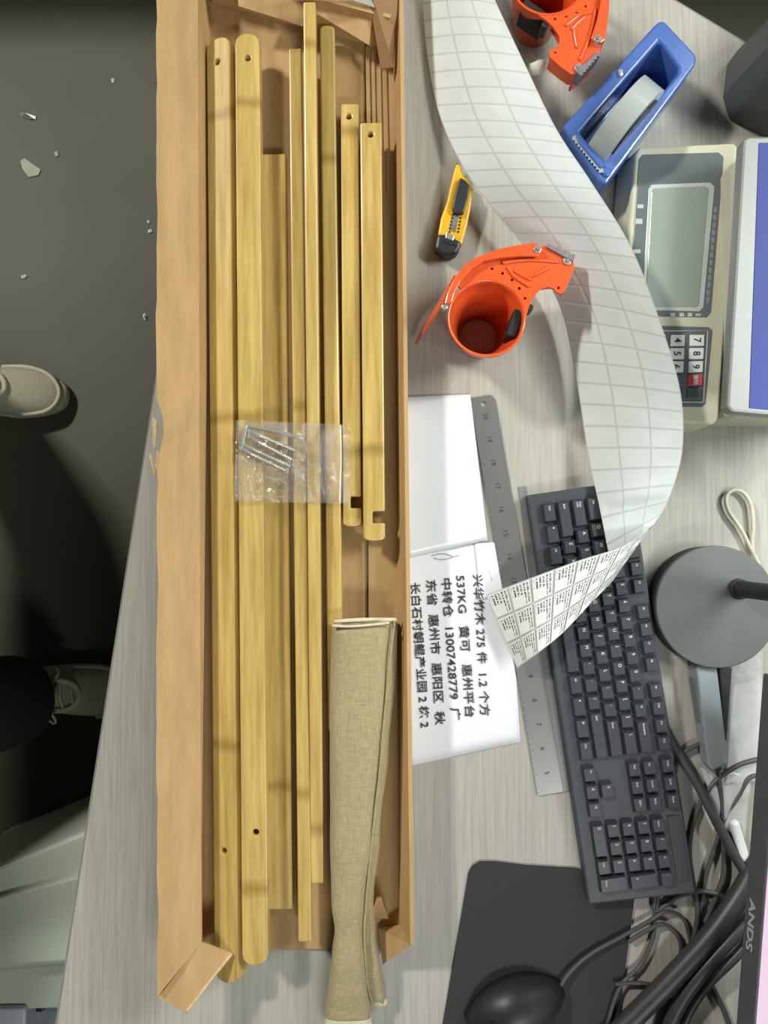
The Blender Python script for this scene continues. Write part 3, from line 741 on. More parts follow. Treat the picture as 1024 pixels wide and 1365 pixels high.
lin = link('liner', me, paperstrip_mat(), None, True); inw(lin, strip)
def surf(s, v):
    """point and normal on the strip at arc length s and width v"""
    s = max(0, min(arc[-1] - 1e-6, s)); i = 0
    lo, hi = 0, NS - 1
    while hi - lo > 1:
        md = (lo + hi) // 2
        if arc[md] <= s: lo = md
        else: hi = md
    t = (s - arc[lo]) / max(1e-9, arc[hi] - arc[lo])
    p = S(lo, v).lerp(S(hi, v), t)
    du = S(hi, v) - S(lo, v); dv = S(lo, min(1, v + .05)) - S(lo, max(0, v - .05))
    return p, dv.cross(du).normalized()
# side of the printed labels: up at the free end
pe, ne = surf(arc[-1] - .02, .5); SGN = 1 if ne.z > 0 else -1
M_LABEL = label_mat()
nlab = int((arc[-1]) / LAB)
for r in range(min(nlab, 26)):
    for c in range(3):
        g = .0011; s1 = arc[-1] - r * LAB - g; s0 = arc[-1] - (r + 1) * LAB + g; v0, v1 = c / 3 + .015, (c + 1) / 3 - .015
        vs = []; uvs = []; n = 5
        for j in range(n + 1):
            for i in range(n + 1):
                p, nn = surf(s0 + (s1 - s0) * i / n, v0 + (v1 - v0) * j / n); vs.append(tuple(p + nn * SGN * .0009)); uvs.append((j / n, i / n))
        fs = [(j * (n + 1) + i, j * (n + 1) + i + 1, (j + 1) * (n + 1) + i + 1, (j + 1) * (n + 1) + i) for j in range(n) for i in range(n)]
        me = bpy.data.meshes.new('label'); me.from_pydata(vs, [], fs); me.update(); ul = me.uv_layers.new(name='uv')
        for l in me.loops: ul.data[l.index].uv = uvs[l.vertex_index]
        inw(link('label', me, M_LABEL, None, True), strip)

# ------------------------------------------------------------------ tape guns
def make_gun(label, loc, rotz, roller=False):
    K = .00073; HP = .072
    Z = lambda x, y: (((550 + x / 4.45) - 648) * K, (425 - (310 + y / 4.45)) * K)      # from a detail view to metres around the hub
    g = thing('tape_gun', label, 'tape gun', loc, rotz, 'orange tape guns')
    RO = .0385
    hubr = [[(r * math.cos(2 * math.pi * i / 56), r * math.sin(2 * math.pi * i / 56), z) for i in range(56)] for r, z in ((RO, HP + .0005), (RO, HP - .006), (RO - .004, HP - .014), (.022, .0), (.020, .0), (RO - .0062, HP - .014), (RO - .0022, HP - .006), (RO - .0022, HP + .0005), (RO, HP + .0005))]
    rings_mesh('hub', hubr, M_ORANGE, g, False)
    # side plate: hub rim to handle
    out = [(250, 300), (290, 225), (360, 180), (460, 165), (560, 130), (700, 75), (800, 72), (900, 120), (955, 165), (965, 195), (945, 260), (905, 350), (880, 365), (855, 355), (838, 332), (800, 322), (760, 335), (715, 390), (690, 440), (672, 500)]
    oc = [Z(*p) for p in out]
    arcpts = []
    a0 = math.atan2(oc[-1][1], oc[-1][0]); a1 = math.atan2(oc[0][1], oc[0][0])
    for i in range(15):
        a = a0 + (a1 - a0) * i / 14; arcpts.append((math.cos(a) * (RO - .001), math.sin(a) * (RO - .001)))
    plate = prism('side_plate', (oc + arcpts)[::-1], HP - .003, HP, M_ORANGE, g)
    cuts = [cyl('cutter', Z(x, y), .0016, HP - .02, HP + .02, None, None, 10) for x, y in ((470, 212), (533, 240), (589, 280), (632, 332), (666, 392), (868, 328))]
    for c in cuts: c.matrix_world = Matrix.Identity(4)
    # cutters live in world space: bake at the origin
    plate.parent = None; cut(plate, cuts); plate.data.materials.clear(); plate.data.materials.append(M_ORANGE); plate.parent = g; bevel(plate, .0009)
    prism('hole_backing', [Z(*p) for p in ((330, 230), (460, 190), (700, 110), (880, 150), (930, 210), (890, 330), (830, 310), (760, 320), (690, 400), (640, 380), (560, 270), (450, 215))][::-1], HP - .012, HP - .010, M_ORANGE, g)  # backing added under the plate so its holes look dark
    # turned-down edge under the plate's outer rim
    prism('edge_flange', [Z(*p) for p in ((700, 75), (800, 72), (900, 120), (955, 165), (945, 178), (890, 138), (795, 88), (703, 92))], HP - .030, HP - .002, M_ORANGE, g, .001)
    prism('edge_flange', [Z(*p) for p in ((955, 165), (965, 195), (945, 260), (905, 350), (892, 345), (930, 258), (948, 196))], HP - .018, HP - .002, M_ORANGE, g, .001)
    # pressed ridges
    for pts in ([(530, 178), (620, 165), (720, 160), (870, 172)], [(690, 262), (740, 240), (800, 208)], [(600, 225), (650, 255), (700, 280)], [(560, 200), (600, 260), (690, 320)]):
        o = tube('pressed_ridge', [(*Z(*p), HP + .0002) for p in pts], .0019, M_ORANGE, g, 5, 8)
    # brake arm: a curved band above the plate
    oa = [(178, 440), (198, 370), (235, 290), (290, 210), (370, 155), (500, 105), (620, 80), (720, 65), (752, 85), (752, 130), (735, 150), (620, 150), (510, 160), (420, 178), (345, 225), (280, 300), (240, 375), (225, 430)]
    prism('brake_arm', [Z(*p) for p in oa][::-1], HP + .002, HP + .006, M_ORANGE, g, .0012)
    prism('arm_web', [Z(*p) for p in ((235, 290), (290, 210), (370, 155), (500, 105), (720, 65), (724, 76), (504, 118), (376, 168), (300, 220), (248, 298))][::-1], HP - .022, HP + .004, M_ORANGE, g, .0008)
    # flared guard running from the arm down to the desk
    topp = [(250, 262), (215, 320), (190, 375), (170, 445)]; botp = [(190, 300), (140, 375), (80, 460), (28, 575)]
    vs = []
    for (tp, bp_) in zip(topp, botp):
        x, y = Z(*tp); X, Y = Z(*bp_)
        # lower end is seen further from the lens, so move it to its place at desk height
        vs += [(x, y, HP + .003), (X * 1.0, Y * 1.0, .012)]
    vs += [(x - .0014, y + .0012, z) for x, y, z in vs[:8]]
    fs = []
    for i in range(3):
        a = i * 2; fs += [(a, a + 1, a + 3, a + 2), (8 + a, 8 + a + 2, 8 + a + 3, 8 + a + 1), (a, a + 2, 8 + a + 2, 8 + a), (a + 1, 8 + a + 1, 8 + a + 3, a + 3)]
    fs += [(0, 8, 9, 1), (6, 7, 15, 14)]
    pmesh('guard', vs, fs, M_ORANGE, g, False)
    # cutter blade with teeth
    b0, b1 = Vector(Z(800, 70)), Vector(Z(968, 142)); dd = (b1 - b0); nn = Vector((-dd.y, dd.x)).normalized(); pts = []
    for i in range(15):
        p = b0 + dd * i / 14 + nn * (.0018 if i % 2 else .0); pts.append((p.x, p.y))
    pts += [(b1.x - nn.x * .006, b1.y - nn.y * .006), (b0.x - nn.x * .003, b0.y - nn.y * .003)]
    prism('cutter_blade', pts[::-1], HP - .014, HP + .003, M_DSTEEL, g, .0003)
    for x, y in ((735, 110), (920, 167)):
        r = cyl('rivet', Z(x, y), .0042, HP, HP + .0075 if x < 800 else HP + .002, M_STEEL, g, 6 if x < 800 else 14, .0006)
        cyl('rivet_centre', Z(x, y), .0019, HP, HP + .0088 if x < 800 else HP + .003, M_DSTEEL, g, 12, .0004)
    cyl('rivet', Z(182, 452), .003, HP - .004, HP + .004, M_STEEL, g, 12, .0005)
    cyl('rubber_stop', Z(700, 440), .0034, HP - .02, HP - .003, M_BLACKP, g, 16, .0006)
    if roller: tube('tape_roller', [(*Z(925, 385), HP - .012), (*Z(885, 450), HP - .034)], .0062, M_WCORD, g, 1, 16)
    # dark friction block inside the hub
    c = Z(608, 535); box('friction_block', (c[0] + .001, c[1] + .001, HP - .022), (.010, .028, .030), M_HOLE, g, .0015, (0, 0, math.radians(-18)))
    return g
gc = P(649, 424, .072)
make_gun('orange tape gun lying in the open beside the box and knife', (gc.x, gc.y, DESK + .0005), 0)
gc2 = P(730, -28, .072)
make_gun('second orange tape gun at the top edge beside the blue dispenser', (gc2.x, gc2.y, DESK + .0005), math.radians(-108), True)

# ------------------------------------------------------------------ utility knife
kn = thing('utility_knife', 'yellow and black snap-off utility knife beside the box', 'knife', tuple(P(605, 280, 0)))
HK = .016
pxprism('handle', [(584, 312), (588, 290), (596, 268), (600, 250), (606, 225), (609, 217), (614, 219), (617, 232), (626, 240), (631, 252), (628, 275), (623, 300), (616, 326), (596, 324)], HK, .003, M_YELLOW, kn, .0025)
pxprism('blade_track', [(599, 306), (604, 281), (610, 256), (614, 256), (613, 282), (607, 310)], HK + .0003, HK - .003, M_DSTEEL, kn)
for i in range(6):
    for x0, sx in ((598.0 + i * .9, 1), (609.6 + i * .8, 1)):
        yy = 310 - i * 4.6
        pxprism('ratchet_tooth', [(x0, yy), (x0 + 2.4, yy - .4), (x0 + 2.6, yy - 2.6), (x0 + .2, yy - 2.2)], HK + .0008, HK - .001, M_HOLE, kn)
pxprism('slider', [(603, 278), (606, 262), (611, 242), (614, 236), (621, 240), (627, 247), (624, 265), (618, 284), (607, 284)], HK + .006, HK - .002, M_BLACKP, kn, .0015)
pxprism('blade_clip', [(595, 309), (606, 314), (604, 321), (594, 317)], HK + .0025, HK - .002, M_STEEL, kn, .0006)
pxprism('end_cap', [(580, 331), (583, 313), (590, 311), (615, 321), (613, 331), (608, 338), (592, 340)], HK + .002, .001, M_BLACKP, kn, .003)
pxprism('cap_slot', [(590, 319), (609, 325), (609, 328), (592, 323)], HK + .0026, HK, M_HOLE, kn)
pxprism('blade', [(608, 219), (611, 205), (614, 198), (614.5, 220)], HK - .004, HK - .0046, M_STEEL, kn)

# ------------------------------------------------------------------ blue tape dispenser
HD = .058
bd = thing('tape_dispenser', 'blue plastic tape dispenser with a wide clear roll inside', 'tape dispenser', tuple(P(840, 130, 0)))
outer = [(750.5, 168), (820, 92), (873, 33), (880, 27), (887, 28), (926, 70), (929.5, 78), (927, 86), (868, 166), (808, 246), (798, 240)]
inner = [(774, 176), (830, 110), (878, 55), (884, 60), (905, 90), (905, 97), (862, 150), (804, 212), (796, 210)]
ow = [P(x, y, HD) for x, y in outer]; iw = [P(x, y, HD) for x, y in inner]
body = prism('body', [(p.x, p.y) for p in ow], DESK + .001, DESK + HD, M_BLUE)
ct = prism('cutter', [(p.x, p.y) for p in iw], DESK + .006, DESK + HD + .05, None)
cut(body, [ct]); body.data.materials.clear(); body.data.materials.append(M_BLUE); bevel(body, .003, 3); inw(body, bd)
ax = (P(893, 75, .06) - P(788, 195, .06)); ax.z = 0; L = ax.length; ax.normalize(); sx = Vector((ax.y, -ax.x, 0))
if sx.x < 0: sx = -sx
wc = P(846, 138, .088); wc.z = DESK + .050; wd = .0235; R = .046
rings = []
for s_, rr in ((-1, .036), (-1, R), (1, R), (1, .036)):
    c = wc + sx * (wd / 2 * s_)
    rings.append([c + (ax * math.cos(2 * math.pi * i / 64) + Vector((0, 0, 1)) * math.sin(2 * math.pi * i / 64)) * rr for i in range(64)])
rings.append(rings[0]); ro_ = rings_mesh('tape_roll', rings, M_TAPE, None, False, False); inw(ro_, bd)
rings = []
for s_ in (-1.15, 1.15):
    c = wc + sx * (wd / 2 * s_); rings.append([c + (ax * math.cos(2 * math.pi * i / 40) + Vector((0, 0, 1)) * math.sin(2 * math.pi * i / 40)) * .0355 for i in range(40)])
inw(rings_mesh('roll_core', rings, M_BLACKP, None, True, False), bd)
pa, pb = P(764, 181, HD + .004), P(803, 229, HD + .004); dd = (pb - pa); nn = Vector((dd.y, -dd.x, 0)).normalized()
if nn.x > 0: nn = -nn
pts = []
for i in range(23):
    p = pa + dd * i / 22 + nn * (.0022 if i % 2 else 0); pts.append((p.x, p.y))
pts += [((pb - nn * .0035).x, (pb - nn * .0035).y), ((pa - nn * .0035).x, (pa - nn * .0035).y)]
inw(prism('cutter_teeth', pts, DESK + HD + .001, DESK + HD + .0022, M_STEEL), bd)
pxprism('cutter_bar', [(768, 177), (773, 178), (804, 213), (806, 222), (801, 224), (772, 190)], HD + .004, HD - .01, M_BLUE, bd, .0015)
pxprism('end_knob', [(806, 222), (814, 224), (816, 232), (810, 236), (803, 230)], HD + .003, HD - .01, M_BLUE, bd, .002)
pxprism('axle_clip', [(824, 92), (831, 91), (832, 98), (827, 102)], HD + .003, HD - .006, M_STEEL, bd, .0012)

# ------------------------------------------------------------------ weighing scale
sc = thing('weighing_scale', 'cream counting scale with keypad, display and blue-filmed pan', 'scale', tuple(P(930, 370, 0)))
def slope_prism(name, px, hl, hr, h0, m, parent, bev=0.0, lift=0.0):
    """panel whose top slopes; px points given with their own heights interpolated across x from xl to xr"""
    w = []
    for x, y in px:
        t = (x - (838 - (y - 200) * .05)) / 140.0; h = hl + (hr - hl) * t + lift; w.append(P(x, y, h))
    n = len(w); vs = [(p.x, p.y, p.z - h0) for p in w] + [tuple(p) for p in w]
    fs = [tuple(range(n))[::-1], tuple(range(n, 2 * n))] + [(i, (i + 1) % n, n + (i + 1) % n, n + i) for i in range(n)]
    o = pmesh(name, vs, fs, m); inw(o, parent)
    if bev: bevel(o, bev)
    return o
HL, HR = .040, .062
top = [(852, 196), (980, 190), (984, 196), (958, 560), (952, 566), (822, 560), (818, 554), (847, 206)]
w = []
for x, y in top:
    t = (x - (838 - (y - 200) * .05)) / 140.0; w.append(P(x, y, HL + (HR - HL) * t))
n = len(w); vs = [(p.x + (-.008 if i in (0, 5, 6, 7) else 0), p.y, DESK + .004) for i, p in enumerate(w)] + [tuple(p) for p in w]
fs = [tuple(range(n))[::-1], tuple(range(n, 2 * n))] + [(i, (i + 1) % n, n + (i + 1) % n, n + i) for i in range(n)]
inw(bevel(pmesh('body', vs, fs, M_CREAM), .004, 3), sc)
def panel(name, px, th, m, lift, bev=.0004): return slope_prism(name, px, HL, HR, th, m, sc, bev, lift)
panel('display_panel', [(857, 206), (958, 203), (965, 209), (948, 416), (942, 423), (842, 421), (838, 415), (852, 212)], .0025, M_PANEL, .0006)
panel('display_frame', [(869, 246), (947, 243), (953, 249), (938, 410), (933, 415), (859, 413), (856, 408), (865, 251)], .001, M_LCDRIM, .0012)
panel('display', [(872, 251), (941, 248), (945, 252), (932, 406), (928, 409), (864, 409), (861, 405), (869, 256)], .001, M_LCD, .0017)
panel('keypad_panel', [(842, 433), (945, 436), (950, 440), (941, 538), (936, 543), (832, 541), (829, 537), (838, 437)], .0025, M_PANEL, .0006)
for a, b in (((840, 441), (944, 441)), ((944, 441), (938, 536)), ((938, 536), (834, 535))):
    t_ = []
    for x, y in (a, b):
        t = (x - (838 - (y - 200) * .05)) / 140.0; t_.append(P(x, y, HL + (HR - HL) * t + .0008))
    inw(tube('border_line', t_, .0006, M_LCDRIM, None, 1, 6), sc)
def hs(x, y): return HL + (HR - HL) * (x - (838 - (y - 200) * .05)) / 140.0
KCH = {(2, 0): '7', (2, 1): '8', (2, 2): '9', (1, 0): '4', (1, 1): '5', (1, 2): '6', (0, 0): '1', (0, 1): '2', (0, 2): '3'}
for ci, cx in ((2, 930), (1, 904), (0, 878)):
    for ri in range(5):
        y = 453.5 + ri * 17.6; x = cx - ri * .9
        m = M_WKEY if ri < 3 else (M_RKEY if (ci == 2 and ri == 3) else M_DKEY)
        kk = panel('key', [(x - 9.6, y - 7.4), (x + 9.6, y - 7.4), (x + 9.2, y + 7.4), (x - 10, y + 7.4)], .0028, m, .0022, .0006)
        if (ci, ri) in KCH: s = KCH[(ci, ri)]
        elif (ci, ri) == (2, 3): s = '清除'
        else: s = None
        if s:
            me = fit(text_mesh(s, .008, .00015), None, .0068 if len(s) == 1 else .005); o = link('digit', me, M_INK if len(s) == 1 else M_WKEY)
            p = P(x, y, hs(x, y) + .0024); o.location = p; o.rotation_euler = (0, -math.atan2(HR - HL, .105), -math.pi / 2)
            o.rotation_euler = (Matrix.Rotation(-math.atan2(HR - HL, .100), 3, 'Y') @ Matrix.Rotation(-math.pi / 2 - .05, 3, 'Z')).to_euler()
            inw(o, sc); o.parent = kk; o.matrix_parent_inverse = Matrix.Identity(4)
# marks printed round the display
for x, y, w_, h_ in ((854, 275, 8, 5), (852, 295, 9, 7), (849, 335, 10, 5), (897, 419.5, 6, 5), (909, 419.5, 6, 5), (920, 419.5, 6, 5), (931, 419.5, 7, 3)):
    panel('printed_mark', [(x - w_ / 2, y - h_ / 2), (x + w_ / 2, y - h_ / 2), (x + w_ / 2, y + h_ / 2), (x - w_ / 2, y + h_ / 2)], .0004, M_LCDRIM, .0009, 0)
for i in range(13):
    x, y = 954 - i * .85, 280 + i * 10.0
    panel('printed_mark', [(x - 2.0, y - 3.6), (x + 2.0, y - 3.6), (x + 1.8, y + 3.6), (x - 2.2, y + 3.6)], .0004, M_GREYP, .0009, 0)
# raised pan with its bright rim and blue film
HPAN = .105
pan = [(991, 186), (997, 181), (1100, 181), (1140, 190), (1100, 560), (976, 549), (969, 543)]
pxprism('pan', pan, HPAN, HPAN - .016, M_CHROME, sc, .005)
pxprism('pan_film', [(1012, 190), (1098, 190), (1128, 196), (1092, 552), (999, 544)], HPAN + .0006, HPAN - .001, M_PANBLUE, sc, .0004)
pc = P(1050, 370, HPAN)
inw(bevel(box('pan_base', (pc.x + .012, pc.y, DESK + .045), (.105, .25, .088), M_CREAM), .008), sc)

# ------------------------------------------------------------------ black case in the top right corner
bc = thing('black_case', 'dark grey plastic machine case at the desk corner above the scale', 'machine', tuple(P(1030, 120, 0)))
M_CASE = mat('dark_grey_case', srgb(72, 77, 76), .5, vary=.08, scale=40); M_CASE2 = mat('near_black_case', srgb(44, 48, 52), .45, vary=.08, scale=40)
cb = [P(x, y, 0) for x, y in ((962, 132), (967, 88), (976, 80), (1042, 36), (1130, 40), (1130, 222), (1024, 186), (970, 160))]
cc_ = sum(cb, Vector()) / 8; n = 8
vs = [(p.x, p.y, DESK) for p in cb] + [(p.x, p.y, DESK + .020) for p in cb] + [((p.x - cc_.x) * .86 + cc_.x, (p.y - cc_.y) * .86 + cc_.y, DESK + .085) for p in cb]
fs = [tuple(range(n))[::-1], tuple(range(2 * n, 3 * n))] + [(k_ * n + i, k_ * n + (i + 1) % n, (k_ + 1) * n + (i + 1) % n, (k_ + 1) * n + i) for k_ in (0, 1) for i in range(n)]
inw(bevel(pmesh('body', vs, fs, M_CASE), .004), bc)
inw(bevel(prism('lid', [((p.x - cc_.x) * .80 + cc_.x, (p.y - cc_.y) * .80 + cc_.y) for p in cb], DESK + .084, DESK + .092, M_CASE2), .003), bc)

# ------------------------------------------------------------------ lamp
lb = P(946, 807, .012)
lm = thing('desk_lamp', 'round charcoal lamp base with black pole leaning right', 'lamp', (lb.x, lb.y, DESK))
RB = .0615
cyl('base_skirt', (0, 0), RB, 0.0, .024, M_LAMPSIDE, lm, 72, .001, RB + .0005)
cyl('base_plate', (0, 0), RB + .0008, .024, .030, M_LAMP, lm, 72, .0012)
pj = P(985, 785, .03) - Vector((lb.x, lb.y, DESK))
cyl('pole_collar', (pj.x, pj.y), .0105, .030, .035, M_LAMPSIDE, lm, 32, .001)
tube('pole', [(pj.x, pj.y, .026), (pj.x + .004, pj.y, .10), (pj.x + .010, pj.y + .002, .22), (pj.x + .02, pj.y + .004, 0.36)], .0085, M_BLACKP, lm, 4, 20)
tp = Vector((pj.x + .02, pj.y + .004, .36))
tube('neck', [tp, tp + Vector((.03, .0, .05)), tp + Vector((.09, 0, .06)), tp + Vector((.14, 0, .03))], .006, M_BLACKP, lm, 6, 14)
hd = tp + Vector((.15, 0, .015)); rings = []
fdir = Vector((-.62, -.10, -.78)).normalized(); fu = fdir.cross(Vector((0, 1, 0))).normalized(); fv = fdir.cross(fu)
for z, r in ((-.03, .012), (-.025, .02), (.02, .062), (.022, .060)):
    rings.append([hd + fdir * z + (fu * math.cos(2 * math.pi * i / 36) + fv * math.sin(2 * math.pi * i / 36)) * r for i in range(36)])
rings_mesh('lamp_shade', rings, M_BLACKP, lm, False)
ld = bpy.data.lights.new('lamp_light', 'AREA'); ld.shape = 'DISK'; ld.size = .11; ld.energy = 0.55; ld.color = (.97, 1.0, .96)
lo_ = bpy.data.objects.new('lamp_light', ld); C.objects.link(lo_); lo_.parent = lm
lo_.location = hd + fdir * .024; lo_.rotation_euler = fdir.to_track_quat('-Z', 'Y').to_euler()

# ------------------------------------------------------------------ monitor
HM = .085
a = P(1017, 897, HM); b0 = P(981, 1365, HM); md = (b0 - a).normalized(); W = .53
mn = Vector((-md.y, md.x, 0));  mn = mn if mn.x > 0 else -mn       # points away from the user
ang = math.atan2(md.y, md.x)
mo = thing('monitor', 'black-framed monitor showing a pinkish white screen at the right edge', 'monitor', (a.x + md.x * W / 2, a.y + md.y * W / 2, DESK), ang)
# local frame: x along the lower edge, +y away from user
sgn = 1 if Vector((-math.sin(ang), math.cos(ang), 0)).dot(mn) > 0 else -1
tl = math.radians(9)
def mpt(u, up, dep): return (u, sgn * (dep * math.cos(tl) + up * math.sin(tl)), HM + up * math.cos(tl) - dep * math.sin(tl))
def mbox(name, u0, u1, up0, up1, d0, d1, m, bev=0):
    vs = [mpt(u, up, d) for d in (d0, d1) for (u, up) in ((u0, up0), (u1, up0), (u1, up1), (u0, up1))]
    o = pmesh(name, vs, [(0, 1, 2, 3), (7, 6, 5, 4), (0, 4, 5, 1), (1, 5, 6, 2), (2, 6, 7, 3), (3, 7, 4, 0)], m, mo)
    if bev: bevel(o, bev)
    return o
M_BEZ = mat('dark_grey_bezel', srgb(84, 84, 88), .4, vary=.06, scale=60)
BZ = .0245; MH = .31
mbox('bezel', -W / 2, W / 2, 0, BZ, 0, .03, M_BEZ, .0015)
mbox('bezel', -W / 2, W / 2, MH - .014, MH, 0, .03, M_BEZ, .0015)
mbox('bezel', -W / 2, -W / 2 + .014, BZ, MH - .014, 0, .03, M_BEZ, .0015)
mbox('bezel', W / 2 - .014, W / 2, BZ, MH - .014, 0, .03, M_BEZ, .0015)
mbox('back_shell', -W / 2 + .004, W / 2 - .004, .004, MH - .004, .028, .05, M_BLACKP, .006)
mbox('stand_bracket', -.03, .03, .05, .13, .045, .09, M_BLACKP, .003)
mbox('screen', -W / 2 + .013, W / 2 - .013, BZ - .001, MH - .013, .002, .006, M_SCREEN)
prism('stand_neck', [(-.03, sgn * .09), (.03, sgn * .09), (.03, sgn * .12), (-.03, sgn * .12)], .008, HM + .12, M_BLACKP, mo, .003)
prism('stand_foot', [(-.12, sgn * .065), (.12, sgn * .065), (.12, sgn * .24), (-.12, sgn * .24)], 0, .009, M_BLACKP, mo, .003)
me = fit(text_mesh('ANDS', .012, .0003, .0002), .046, .0085)
lo = link('maker_name', me, mat('grey_badge_print', srgb(170, 170, 174), .5), mo)
pc = P(996, 1233, HM + .012); u = (Vector((pc.x, pc.y, 0)) - Vector((mo.location.x, mo.location.y, 0))).dot(md)
xax = Vector((1, 0, 0)); 
yax = Vector((0, sgn * math.sin(tl), math.cos(tl))); zax = Vector((0, -sgn * math.cos(tl), math.sin(tl)))
if sgn < 0: xax = -xax
zax = xax.cross(yax)
mt = Matrix((xax, yax, zax)).transposed().to_4x4(); mt.translation = Vector(mpt(u, BZ * .45, -.0006)); lo.matrix_local = mt

# ------------------------------------------------------------------ mouse pad and mouse
pad = thing('mouse_pad', 'black cloth mouse pad under the end of the keyboard', 'mouse pad', tuple(P(720, 1260, 0)))
pxprism('cloth_top', [(585, 1400), (625, 1165), (630, 1155), (640, 1149), (660, 1149), (700, 1154), (765, 1158), (850, 1170), (846, 1200), (820, 1400)], .003, .0, M_PAD, pad, .0006)
mouse = thing('computer_mouse', 'black computer mouse lying on the mouse pad', 'mouse', tuple(P(700, 1350, 0)))
mc = P(690, 1352, .02); rings = []
ma = math.radians(20); mx_ = Vector((math.cos(ma), math.sin(ma), 0)); my_ = Vector((-math.sin(ma), math.cos(ma), 0))
for i in range(13):
    t = i / 12; f = math.sin(math.pi * min(max(t, .02), .98)) ** .5
    rings.append([Vector((mc.x, mc.y, DESK + .004)) + mx_ * ((t - .5) * .105) + my_ * (.031 * f * math.cos(q)) + Vector((0, 0, (.034 * f * (1 - .3 * abs(t - .45)) * max(0, math.sin(q)) ** .8))) for q in [math.pi * k / 12 for k in range(13)]])
inw(rings_mesh('shell', rings, M_BLACKP, None, True, True), mouse)
wp = Vector((mc.x, mc.y, DESK + .034)) + mx_ * (-.026)
w_ = tube('scroll_wheel', [wp - my_ * .004, wp + my_ * .004], .005, M_HOLE, None, 1, 16); inw(w_, mouse)
inw(tube('seam', [wp + mx_ * -.02 + Vector((0, 0, -.012)), wp + Vector((0, 0, .0012)), wp + mx_ * .03 + Vector((0, 0, .0015))], .0006, M_HOLE, None, 4, 5), mouse)

# ------------------------------------------------------------------ cables
def cable(label, pts, r, m=None, cat='cable'):
    o = pxtube('cable', pts, r, m or M_CABLE, None, 10, 8); return tag(o, label, cat, 'cables by the monitor' if cat == 'cable' else None)
cable('thick dark cable running from the keyboard edge to the monitor foot', [(884, 965, .006), (902, 1000, .008), (930, 1045, .010), (958, 1100, .012), (985, 1150, .012), (1012, 1185, .010), (1040, 1215, .008)], .0052)
cable('thickest black cable bundle slanting to the lower picture edge', [(1010, 1150, .012), (985, 1195, .020), (945, 1250, .022), (890, 1310, .018), (835, 1365, .012), (800, 1400, .01)], .0105, M_CABLEB)
cable('black cable just right of the thickest bundle', [(1030, 1195, .006), (985, 1240, .020), (940, 1290, .022), (905, 1340, .016), (880, 1400, .01)], .0072, M_CABLEB)
cable('black cable lying nearest under the monitor corner', [(1025, 1220, .01), (985, 1270, .018), (945, 1310, .016), (918, 1350, .01), (900, 1400, .008)], .0050, M_CABLEB)
cable('thin cable dropping straight from the grey adapter', [(957, 1022, .008), (961, 1060, .005), (964, 1110, .004), (965, 1160, .006), (955, 1195, .005), (940, 1230, .004)], .0026)
cable('thin cable arching left from the monitor and down past the keyboard', [(1020, 1010, .008), (985, 1020, .008), (950, 1045, .006), (928, 1085, .004), (919, 1130, .004), (924, 1175, .004), (930, 1215, .006), (925, 1250, .006), (915, 1290, .004)], .0026)
cable('short thin cable curling from the monitor to the adapter cable', [(1012, 1033, .007), (998, 1038, .007), (985, 1060, .005), (968, 1088, .004), (955, 1125, .004), (942, 1165, .004), (934, 1210, .004), (922, 1262, .004)], .0024)
cable('thin cable coming out from under the lamp toward the keyboard', [(948, 988, .006), (925, 995, .005), (905, 1012, .004), (897, 1050, .004), (895, 1090, .003), (892, 1130, .004), (880, 1180, .006), (875, 1215, .005)], .0024)
cable('keyboard cord arching over to the thick bundle', [(876, 1180, .008), (872, 1212, .005), (885, 1208, .005), (905, 1194, .005), (935, 1188, .006), (962, 1194, .006), (975, 1204, .004)], .0026)
cable('thin cable looping across the mouse pad corner', [(868, 1178, .008), (873, 1215, .004), (870, 1250, .004), (855, 1285, .004), (832, 1308, .006), (820, 1330, .0055), (810, 1365, .0055), (804, 1400, .0055)], .0022)
cable('mouse cord sweeping over the pad to the keyboard end', [(738, 1330, .010), (760, 1296, .008), (790, 1270, .007), (830, 1248, .007), (865, 1228, .006), (890, 1215, .007), (912, 1226, .006), (922, 1262, .004)], .0020)
cable('thin cable looping low beside the mouse pad edge', [(838, 1255, .006), (860, 1242, .006), (885, 1232, .006), (905, 1250, .006), (908, 1275, .004), (912, 1300, .003)], .0022)
cable('thin cable bowing along the pad at the lower edge', [(820, 1312, .0065), (840, 1310, .007), (865, 1312, .007), (880, 1318, .004), (895, 1335, .003)], .0022)
cable('thin cable wandering at the lower right under the monitor', [(935, 1285, .004), (955, 1325, .005), (972, 1365, .004), (978, 1400, .004)], .0026)
cable('off-white looped cord behind the lamp base', [(1012, 752, .004), (1003, 735, .006), (988, 705, .006), (972, 682, .006), (968, 664, .006), (976, 654, .006), (990, 656, .006), (1001, 672, .006), (1004, 700, .006), (1003, 725, .004), (1006, 760, .003)], .0022, M_WCORD, 'cord')

# ------------------------------------------------------------------ grey adapter, dark strip and plastic wrapping by the monitor
ad = thing('power_adapter', 'grey block adapter between lamp base and cables', 'adapter', tuple(P(950, 970, 0)))
pxprism('body', [(928, 885), (956, 885), (972, 1018), (950, 1028), (944, 1020)], .022, .003, M_GREYP, ad, .002)
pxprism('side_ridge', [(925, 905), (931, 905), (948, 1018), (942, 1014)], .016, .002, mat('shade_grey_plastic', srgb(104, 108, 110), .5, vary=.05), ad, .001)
pxprism('cord_boot', [(953, 1016), (961, 1014), (963, 1028), (956, 1029)], .014, .004, M_CABLEB, ad, .001)
o = pxprism('black_plastic_strip', [(959, 890), (976, 890), (969, 988), (966, 985)], .012, .002, M_BLACKP, None, .001)
tag(o, 'black plastic wedge beside the grey adapter', 'strip')
wr_ = flat_sheet('plastic_wrapper', [(974, 860), (1016, 830), (1012, 1040), (966, 1045)], .003, .0004, M_FILM2, 'crumpled clear plastic wrapper left of the monitor corner', 'wrapper', .006, 6, 18, 30)
